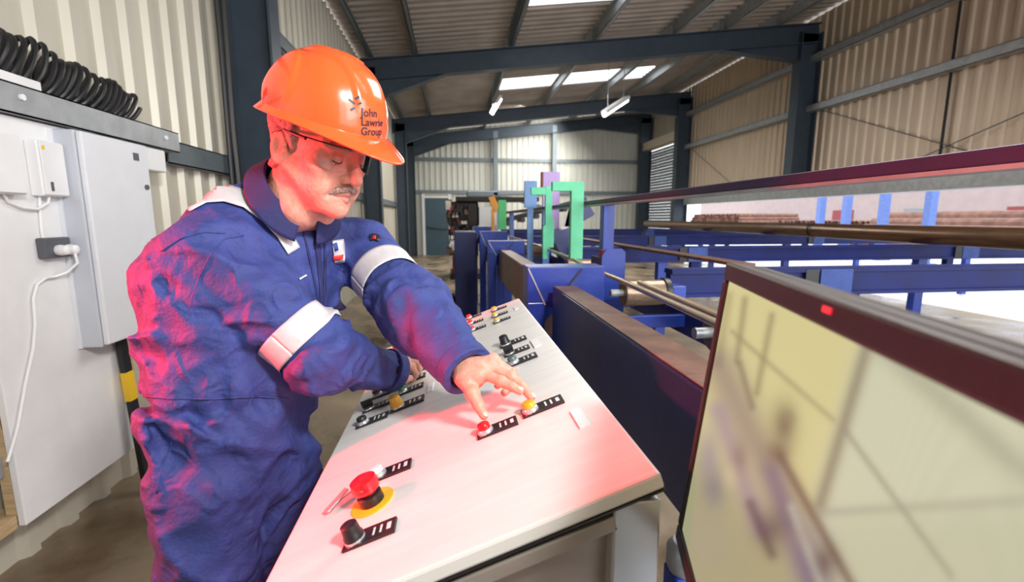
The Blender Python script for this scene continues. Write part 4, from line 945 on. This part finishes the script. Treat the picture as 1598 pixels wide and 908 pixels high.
# ---- hands
def chain(c, dd=0.0): return [at(x, y, d+dd) for x, y, d in c]
LH = {'i': (chain([(752, 582, .862), (782, 595, .842), (799, 603, .833), (811, 610, .826)]), (.0105, .0095, .0085, .0075)),
      'm': (chain([(764, 572, .880), (797, 588, .868), (815, 602, .856), (829, 620, .842)]), (.0105, .0098, .0088, .0075)),
      'r': (chain([(771, 564, .897), (800, 582, .895), (800, 600, .884), (787, 613, .874)]), (.0100, .0092, .0082, .0072)),
      'l': (chain([(768, 560, .912), (788, 576, .915), (787, 591, .905), (776, 602, .895)]), (.009, .008, .0072, .0065))}
LT = (chain([(724, 588, .868), (737, 613, .845), (747, 632, .835), (755, 648, .826)]), (.0165, .0125, .0108, .0082))
RH = {'i': (chain([(628, 566, 1.178), (643, 572, 1.208), (648, 583, 1.223), (645, 592, 1.228)]), (.0105, .0095, .0085, .0075)),
      'm': (chain([(634, 557, 1.208), (650, 563, 1.243), (655, 574, 1.258), (652, 583, 1.263)]), (.0105, .0098, .0088, .0075)),
      'r': (chain([(634, 550, 1.238), (648, 556, 1.273), (654, 566, 1.288), (652, 575, 1.293)]), (.0100, .0092, .0082, .0072)),
      'l': (chain([(630, 545, 1.258), (642, 549, 1.293), (648, 557, 1.308), (647, 565, 1.313)]), (.009, .008, .0072, .0065))}
RT = (chain([(613, 590, 1.132), (624, 594, 1.145), (633, 592, 1.16), (640, 590, 1.175)]), (.0155, .0122, .0108, .0085))
def hand(P, Fg, Th, wr, el):
    n = nrm(wr-el); w0 = wr-n*0.05
    d = cone(P, w0, wr+n*0.012, .031, .029)
    for k in 'imrl':
        c, r = Fg[k]; a = wr+(c[0]-wr)*0.15
        d = smin(d, cone(P, a, c[0], .019 if k in 'mr' else .017, r[0]+.0028), .016)
    c, r = Th; d = smin(d, cone(P, wr+(c[0]-wr)*0.3, c[0], .019, r[0]), .012)
    w_ = cone(P, c[0], (Fg['i'][0][0]+c[1])/2*0.5+Fg['i'][0][0]*0.5, .011, .009); d = smin(d, w_, .012)
    for k in 'imrl':
        c, r = Fg[k]; e = ball(P, c[0], r[0]+.0022)
        for j in range(3): e = smin(e, cone(P, c[j], c[j+1], r[j], r[j+1]), .0025)
        e = smin(e, ball(P, c[1], r[1]+.0012), .004)
        d = smin(d, e, .0045)
    c, r = Th; e = cone(P, c[0], c[1], r[0], r[1])
    for j in (1, 2): e = smin(e, cone(P, c[j], c[j+1], r[j], r[j+1]), .003)
    e = smin(e, ball(P, c[1], r[1]+.0015), .004)
    return smin(d, e, .007)
root = np.array([(ran[0]+lan[0])/2, (ran[1]+lan[1])/2, 0.0])
man = thing('person', 'man in navy coverall and orange helmet leaning over the console pressing buttons', 'person', root)
off = np.array(wloc(man))
parts = []
lo = HC-0.20; hi = HC+0.18; parts.append(nets(head, lo, hi, 0.0034))
for Fg, Th, wr, el in ((LH, LT, lwr, lel), (RH, RT, rwr, rel)):
    allp = np.array([p for k in Fg for p in Fg[k][0]]+[p for p in Th[0]]+[wr-nrm(wr-el)*0.06])
    parts.append(nets(lambda P: hand(P, Fg, Th, wr, el), allp.min(0)-0.04, allp.max(0)+0.04, 0.0024))
parts.append(nets(lambda P: smooth_body(P)+0.026, np.array([-0.85, 0.65, 0.05]), np.array([0.15, 1.45, 1.5]), 0.02))
n0 = 0; vs = []; fs = []
for p, q in parts: vs.append(p); fs.append(q+n0); n0 += len(p)
body = link('body', npmesh('body', np.concatenate(vs), np.concatenate(fs), off), M['skin'], man)
lo = np.array([-0.86, 0.64, 0.06]); hi = np.array([0.14, 1.48, 1.50])
p, q = nets(coverall, lo, hi, 0.0068)
cov = link('coverall', npmesh('coverall', p, q, off), M['navy'], man); cov['label'] = 'creased navy blue work coverall'
# face details
for s_ in (-1, 1):
    p, q = nets(lambda P: ball(Lc(P), (.0787, s_*.0322, -.0170), .0122)*HS, Wd((.0805, s_*.032, -.0165))-0.02, Wd((.0805, s_*.032, -.0165))+0.02, 0.002)
    link('eye', npmesh('eye', p, q, off), M['eye'], man)
    c_ = Wd((.0882, s_*.0325, -.0242)); MB().lathe([(0.0042, -.003), (0.004, -.0002), (0.001, .0004)], c_, R_H[0]*0.74-R_H[2]*0.67, 14).build('iris', M['iris'], man, smooth=True)
    cc = np.array((.0803, s_*.032, -.0145)); q_ = math.radians(32)
    MB().tube([Wd(cc+.0137*np.array([math.cos(math.radians(a))*math.cos(q_), math.sin(math.radians(a)), -math.cos(math.radians(a))*math.sin(q_)])) for a in range(-62, 63, 8)], [0.0004]+[0.0011]*14+[0.0004], 6).build('eyelashes', M['iris'], man, smooth=True)
    MB().tube([Wd(cc+np.array([.0005, 0, .0012])+.0134*np.array([math.cos(math.radians(a))*math.cos(-.55), math.sin(math.radians(a)), math.cos(math.radians(a))*math.sin(.55)])) for a in range(-62, 63, 8)], 0.0005, 6).build('lid_crease', M['lip'], man, smooth=True)
    p, q = nets(lambda P: (cone(Lc(P), (.094, s_*.012, .010), (.080, s_*.048, .012), .0052, .004)*HS-0.003*vnoise(P*400)), Wd((.085, s_*.03, .012))-0.05, Wd((.085, s_*.03, .012))+0.05, 0.0022)
    link('eyebrow', npmesh('eyebrow', p, q, off), M['tash'], man)
def tash(P):
    q = Lc(P); Q = np.concatenate([q[..., :1], np.abs(q[..., 1:2]), q[..., 2:]], -1)
    d = smin(cone(Q, (.1005, .004, -.0690), (.093, .021, -.0745), .0050, .0048), cone(Q, (.093, .021, -.0745), (.085, .030, -.083), .0048, .0025), .004)
    return d*HS-0.0028*vnoise(P*450)
p, q = nets(tash, Wd((.09, 0, -.075))-0.06, Wd((.09, 0, -.075))+0.06, 0.0018); link('moustache', npmesh('moustache', p, q, off), M['tash'], man)
def lips(P):
    q = Lc(P); Q = np.concatenate([q[..., :1], np.abs(q[..., 1:2]), q[..., 2:]], -1)
    return smin(cone(Q, (.0965, .0, -.0935), (.086, .019, -.0888), .0070, .0036), cone(Q, (.0978, .0, -.0805), (.087, .021, -.0862), .0052, .003), .001)*HS-0.0004
p, q = nets(lips, Wd((.09, 0, -.088))-0.045, Wd((.09, 0, -.088))+0.045, 0.0016); link('lips', npmesh('lips', p, q, off), M['lip'], man)
def hair(P):
    q = Lc(P); d = smin(ell(q, (-.012, 0, .028), (.098, .076, .090)), cone(q, (-.02, 0, -.06), nb, .057, .064), .03)-0.008-0.006*vnoise(P*np.array([160, 160, 160], f32))
    Q1 = np.abs(q[..., 1])
    front = q[..., 0]-(0.012-0.5*np.maximum(q[..., 2], -.02)*0); low = -0.085-q[..., 2]+np.maximum(q[..., 0]+0.05, 0)*0.9
    d = smax(d, front, .004); d = smax(d, low, .006); d = smax(d, q[..., 2]-0.06, .004)
    ear = ell(np.stack([q[..., 0], Q1, q[..., 2]], -1), (-.020, .078, -.031), (.022, .02, .037))
    return smax(d, -ear, .004)*HS
p, q = nets(hair, HC-0.16, HC+0.16, 0.0034); link('hair', npmesh('hair', p, q, off), M['hair'], man)
# ---- safety glasses
gl = MB(); vsg = []; na, nh = 40, 10
for j in range(nh):
    for i in range(na):
        a_ = math.radians(-74+148*i/(na-1)); v_ = j/(nh-1); edge = abs(2*i/(na-1)-1)
        top_ = .012-.004*edge**2; bot = -.040+.012*(1-edge)**4*2.0+.012*edge**3
        vsg.append(Wd((.018+.094*math.cos(a_), .079*math.sin(a_), bot+(top_-bot)*v_)))
gl.add(vsg, [(j*na+i, j*na+i+1, (j+1)*na+i+1, (j+1)*na+i) for j in range(nh-1) for i in range(na-1)])
sg = gl.build('safety_glasses', M['lens'], man, smooth=True); sd_ = sg.modifiers.new('thickness', 'SOLIDIFY'); sd_.thickness = 0.0018
MB().tube([vsg[(nh-1)*na+i] for i in range(na)], 0.0016, 6).build('brow_frame', M['black'], sg, smooth=True)
for s_ in (-1, 1):
    MB().tube([Wd((.046, s_*.0775, .006)), Wd((.02, s_*.0815, .005)), Wd((-.012, s_*.084, .004)), Wd((-.035, s_*.083, -.012))], [0.0035, 0.003, 0.0026, 0.0022], 8).build('temple_arm', M['black'], sg, smooth=True)
# ---- helmet
def hatpt(th, t):
    c_, s_ = math.cos(th), math.sin(th)
    if t >= 0:
        w = math.cos(t*math.pi/2)**0.82; h_ = math.sin(t*math.pi/2)**1.05
        a_ = (.124 if c_ > 0 else .118)*w; b_ = .106*w; x_, y_, z_ = a_*c_, b_*s_, .114*h_
        k = 0.0
        rid = 1/(1+math.exp((abs(y_)-.036)/.0022)); k += .0060*rid*min(1, max(0, (t-.12)/.2))
        cc = math.hypot(x_+.045, z_-.035); k += .0055/(1+math.exp((cc-.066)/.0018))*(1-rid)*min(1, t*6)
        if abs(y_) < .03 and abs(x_) < .05 and t > .8: k += .0028*max(0, math.sin(y_*520))
        n_ = np.array([c_*w/.13, s_*w/.11, h_/.118]); n_ /= np.linalg.norm(n_)
        return np.array([x_, y_, z_])+n_*k
    u_ = -t                                     # brim, u 0..1
    pk = max(0, c_)**3; fl = .010+.058*pk+.006*max(0, -c_)**2
    x_ = ((.124 if c_ > 0 else .118)+fl*u_)*c_; y_ = (.106+(.012+.004*pk)*u_)*s_
    z_ = -.010*u_-.016*pk*u_**1.5-.012*max(0, -c_)**2*u_
    return np.array([x_, y_, z_])
HO = np.array([0.0, 0, .040]); tilt = math.radians(2)
Rt_ = np.array([[math.cos(tilt), 0, math.sin(tilt)], [0, 1, 0], [-math.sin(tilt), 0, math.cos(tilt)]])
def hatw(th, t): return Wd(HO+Rt_.T@hatpt(th, t)*np.array([1.04, 1.04, 1.06]))
nth, ts = 160, [-1, -.97, -.75, -.5, -.25, -.08, 0]+[i/46 for i in range(1, 46)]
vs = [hatw(2*math.pi*i/nth, t) for t in ts for i in range(nth)]; vs.append(hatw(0, 1.0))
fs = [(k*nth+i, k*nth+(i+1) % nth, (k+1)*nth+(i+1) % nth, (k+1)*nth+i) for k in range(len(ts)-1) for i in range(nth)]
fs += [((len(ts)-1)*nth+i, (len(ts)-1)*nth+(i+1) % nth, len(ts)*nth) for i in range(nth)]
hb = MB(); hb.add(vs, fs); hat = hb.build('safety_helmet', M['hat'], man, smooth=True); hat.data.polygons.foreach_set('use_smooth', [True]*len(hat.data.polygons))
sd_ = hat.modifiers.new('thickness', 'SOLIDIFY'); sd_.thickness = 0.003; sd_.offset = -1
hat['label'] = 'glossy orange safety helmet'
hbv = BVHTree.FromPolygons([Vector(v) for v in vs], fs)
def decal(name, verts2, faces, hit, xdir, m, parent, bvh, n, eps=0.0009):
    y_ = np.cross(n, xdir); out = []
    for (a, b) in verts2:
        o_ = hit+xdir*a+y_*b+n*0.03
        r_ = bvh.ray_cast(Vector(o_), Vector(-n), 0.08)
        out.append(np.array(r_[0])+n*eps if r_[0] is not None else hit+xdir*a+y_*b+n*eps)
    mb = MB(); mb.add(out, faces); return mb.build(name, m, parent)
def text2(s, size):
    cu = bpy.data.curves.new('text', 'FONT'); cu.body = s; cu.size = size; cu.fill_mode = 'FRONT'; cu.resolution_u = 3
    cu.offset = size*0.02
    o = bpy.data.objects.new('text', cu); COL.objects.link(o); dg = bpy.context.evaluated_depsgraph_get()
    me = bpy.data.meshes.new_from_object(o.evaluated_get(dg)); bpy.data.objects.remove(o); bpy.data.curves.remove(cu)
    v = [(q.co.x, q.co.y) for q in me.vertices]; f = [tuple(p.vertices) for p in me.polygons]; bpy.data.meshes.remove(me); return v, f
def hit_px(bvh, x, y):
    r = ray(x, y); r = r/np.linalg.norm(r); h = bvh.ray_cast(Vector(C0), Vector(r), 5); return np.array(h[0]), np.array(h[1])
h0, n_ = hit_px(hbv, 578, 190)
if n_@(h0-C0) > 0: n_ = -n_
xd = ray(600, 198)-ray(560, 190); xd = nrm(xd-n_*(xd@n_))
for k, wd in enumerate(('John', 'Lawrie', 'Group')):
    v, f = text2(wd, 0.0195); decal('helmet_lettering', [(a-0.020, b+0.009-0.0165*k) for a, b in v], f, h0, xd, M['print'], hat, hbv, n_)
em = MB()
def stroke(x0, y0, x1, y1, w):
    d = np.array([x1-x0, y1-y0]); d /= np.linalg.norm(d); s_ = np.array([-d[1], d[0]])*w/2
    return [(x0+s_[0], y0+s_[1]), (x0-s_[0], y0-s_[1]), (x1-s_[0], y1-s_[1]), (x1+s_[0], y1+s_[1])]
v = []; f = []
for st_ in (stroke(-.036, .034, -.027, .027, .0036), stroke(-.026, .035, -.019, .041, .0036), stroke(-.036, .016, -.028, .022, .0036), stroke(-.024, .027, -.018, .031, .003)):
    f.append(tuple(range(len(v), len(v)+4))); v += st_
decal('helmet_emblem', v, f, h0, xd, M['print'], hat, hbv, n_)
# ---- clothing details projected onto the cloth
def onto(P, fn=coverall, it=10):
    P = np.array(P, f32)
    for _ in range(it): P = P-(fn(P)*0.8)[..., None]*grad(fn, P, 0.004)
    return P
def soft(P): return smooth_body(P)-0.25*folds(P)+0.002
def ribbon(name, m, grid, lift, fn=coverall, th=0.0016):
    G = np.array(grid, f32); sh = G.shape; Q = onto(G.reshape(-1, 3), fn); Q = Q+grad(fn, Q, 0.006)*lift; a, b = sh[:2]
    mb = MB(); mb.add(Q, [(i*b+j, i*b+j+1, (i+1)*b+j+1, (i+1)*b+j) for i in range(a-1) for j in range(b-1)])
    o = mb.build(name, m, man, smooth=True); s_ = o.modifiers.new('thickness', 'SOLIDIFY'); s_.thickness = th; s_.offset = 1; return o
def sleeve_band(el, sh_, t0, t1, r):
    u = nrm(el-sh_); s_ = nrm(np.cross(u, [0, 0, 1.])); w = np.cross(u, s_); L = np.linalg.norm(el-sh_); g_ = []
    for t in np.linspace(t0, t1, 9):
        g_.append([sh_+(el-sh_)*t+r*(s_*math.cos(a)+w*math.sin(a)) for a in np.linspace(0, 2*math.pi, 73)])
    return g_
ribbon('reflective_band', M['refl'], sleeve_band(rel, rsh, .71, .90, .078), 0.0042, lambda P: arm(P, rsh, rel, rwr, RARM)-folds(P)+0.007)
ribbon('reflective_band', M['refl'], sleeve_band(lel, lsh, .40, .62, .078), 0.0042, lambda P: arm(P, lsh, lel, lwr, LARM)-folds(P)+0.007)
def cam_strip(px, wpx, depth, n=40, nw=7):
    px = [np.array(p, float) for p in px]; L = np.cumsum([0]+[np.linalg.norm(b-a) for a, b in zip(px, px[1:])]); out = []
    for s_ in np.linspace(0, L[-1], n):
        k = min(np.searchsorted(L, s_, 'right')-1, len(px)-2); q = (s_-L[k])/(L[k+1]-L[k]); p = px[k]*(1-q)+px[k+1]*q
        k0 = max(k-1, 0); d = nrm((px[min(k+1, len(px)-1)]-px[k])*q+(px[k+1]-px[k0])*(1-q)); nn = np.array([-d[1], d[0]])
        w = wpx[0]+(wpx[-1]-wpx[0])*s_/L[-1]
        out.append([at(*(p+nn*w*(v-.5)), depth) for v in np.linspace(0, 1, nw)])
    return out
def march(px_grid, fn):            # rays from the lens onto the cloth, only to find the seam's real place on it
    G = np.array(px_grid, f32); P = G.reshape(-1, 3); D = P-C0.astype(f32); D /= np.linalg.norm(D, axis=1)[:, None]; t = np.full(len(P), 0.5, f32)
    for _ in range(60): t = t+np.clip(fn(C0.astype(f32)+D*t[:, None]), -.02, .05)*0.8
    return (C0+D*np.minimum(t, 1.6)[:, None]).reshape(G.shape)
def decal_strip(name, m, px, wpx, lift=0.0025, th=0.0014, n=40, nw=7, fn=None): return ribbon(name, m, march(cam_strip(px, wpx, 1.0, n, nw), fn or coverall), lift, fn or coverall, th)
sm = lambda P: smooth_body(P)-0.6*folds(P)+0.003
decal_strip('shoulder_band', M['refl'], [(290, 318), (318, 304), (350, 302), (385, 312), (415, 335), (440, 362), (458, 392)], (30, 22), fn=sm)
decal_strip('chest_badge', M['refl'], [(519, 393), (537, 391)], (34, 34), n=6, nw=10)
decal_strip('badge_print', M['redprint'], [(518, 402), (535, 400)], (7, 7), lift=0.0045, n=5, nw=4)
decal_strip('badge_print', M['blueprint'], [(519, 386), (525, 384)], (10, 10), lift=0.0045, n=4, nw=4)
decal_strip('pen_pocket_trim', M['refl'], [(466, 437), (477, 430)], (3, 3), n=6, nw=3)
for pth in ([(470, 345), (482, 400), (494, 455), (500, 500)], [(505, 350), (507, 400), (506, 455), (502, 500)]):
    decal_strip('placket_seam', M['navy_dk'], pth, (3.2, 3.2), lift=0.0012, th=0.0012, n=24, nw=3)
decal_strip('front_opening', M['navy_dk'], [(490, 352), (497, 400), (501, 450), (502, 492)], (9, 5), lift=0.0015, th=0.001, n=24, nw=4)
decal_strip('yoke_seam', M['navy'], [(252, 392), (282, 372), (318, 362), (352, 364)], (2.0, 2.0), lift=0.001, th=0.001, n=24, nw=3)
decal_strip('sleeve_seam', M['navy'], [(380, 368), (352, 372), (330, 395), (312, 430), (300, 465), (292, 500)], (2.0, 2.0), lift=0.001, th=0.001, n=30, nw=3)
decal_strip('waist_seam', M['navy'], [(225, 618), (270, 622), (330, 622), (400, 618), (450, 622)], (3, 3), lift=0.0012, th=0.001, n=30, nw=3)
decal_strip('pocket_seam', M['navy'], [(268, 690), (250, 740), (244, 770)], (2.0, 2.0), lift=0.001, th=0.001, n=16, nw=3)
decal_strip('sleeve_emblem', M['print'], [(577, 372), (585, 370), (593, 374)], (9, 9), lift=0.002, n=8, nw=5)
decal_strip('sleeve_emblem', M['redprint'], [(582, 372), (587, 372)], (4, 4), lift=0.004, n=4, nw=4)
# ---- collar
nu_ = nrm(Wd((-.022, 0, -.07))-Us); nkb = Us+nu_*0.115+rt*0.010+up*0.012; cf = nrm(fwd-nu_*(fwd@nu_)); cl_ = np.cross(nu_, cf)
g_ = []
for j, v in enumerate(np.linspace(0, 1, 15)):
    row = []
    for a in np.linspace(-168, 168, 97):
        an = math.radians(a); fr = (1+math.cos(an+math.pi))/2 if False else (1-math.cos(an))/2   # 0 at the front opening, 1 at the nape
        an2 = an+0.0
        c_ = -math.cos(an2); s_ = math.sin(an2)          # an = 0 is the nape
        fr = (1+math.cos(an2))/2                          # 1 at the nape
        top_ = 0.004+0.040*fr; r_in = 0.067
        if v < .35:  q = v/.35; hh = -0.02+(top_+0.02)*q; rr = r_in+0.004*q
        elif v < .5: q = (v-.35)/.15; hh = top_+0.006*math.sin(q*math.pi); rr = r_in+0.004+0.014*q
        else:
            q = (v-.5)/.5; drop = 0.028+0.016*(1-fr)**2; hh = top_-drop*q; rr = r_in+0.016+q*(0.015+0.014*(1-fr))
        row.append(nkb-nu_*0.010+cf*(rr*c_*1.02)+cl_*(rr*s_)+nu_*hh)
    g_.append(row)
a, b = 15, 97; mb = MB(); mb.add([p for r_ in g_ for p in r_], [(i*b+j, i*b+j+1, (i+1)*b+j+1, (i+1)*b+j) for i in range(a-1) for j in range(b-1)])
co = mb.build('collar', M['navy_dk'], man, smooth=True); co.data.polygons.foreach_set('use_smooth', [True]*len(co.data.polygons)); s_ = co.modifiers.new('thickness', 'SOLIDIFY'); s_.thickness = 0.003
# ---- cuffs
for wr, el, r in ((rwr, rel, RARM[2]), (lwr, lel, LARM[2])):
    n = nrm(wr-el); MB().ring(wr-n*0.026, wr+n*0.003, r+0.0045, r-0.011, 48).build('cuff', M['navy'], man, smooth=True, bevel=0.0025)
# ---- nails and boots
def nail(c, r, upv):
    d = nrm(c[-1]-c[-2]); u = nrm(np.asarray(upv, float)-d*(np.asarray(upv)@d)); s_ = np.cross(d, u)
    R = np.stack([d, s_, u]); ctr = c[-1]+u*(r*0.86)+d*0.0005
    p, q = nets(lambda P: ell(P, ctr, (.0065, .0052, .0016), R), ctr-0.012, ctr+0.012, 0.0012)
    link('finger_nail', npmesh('finger_nail', p, q, off), M['nail'], man)
nail(LH['i'][0], .0075, pn); nail(LH['m'][0], .0075, pn+np.array([.6, 0, .2])); nail(LT[0], .0082, pn*0.7+np.array([.5, -.5, 0]))
for an_ in (ran, lan):
    def boot(P): 
        d = smin(cone(P, an_+np.array([0, 0, .06]), an_+np.array([0, 0, -.03]), .052, .05), cone(P, an_+np.array([-.03, .03, -.05])*1.0, an_+cfb*0.17+np.array([0, 0, -.05]), .04, .042), .03)
        return np.maximum(d, -(P[..., 2]-0.002))
    cfb = nrm(np.cross(sP, [0, 0, 1.]))
    p, q = nets(boot, an_-0.26, an_+0.26, 0.008); link('boot', npmesh('boot', p, q, off), M['black'], man)
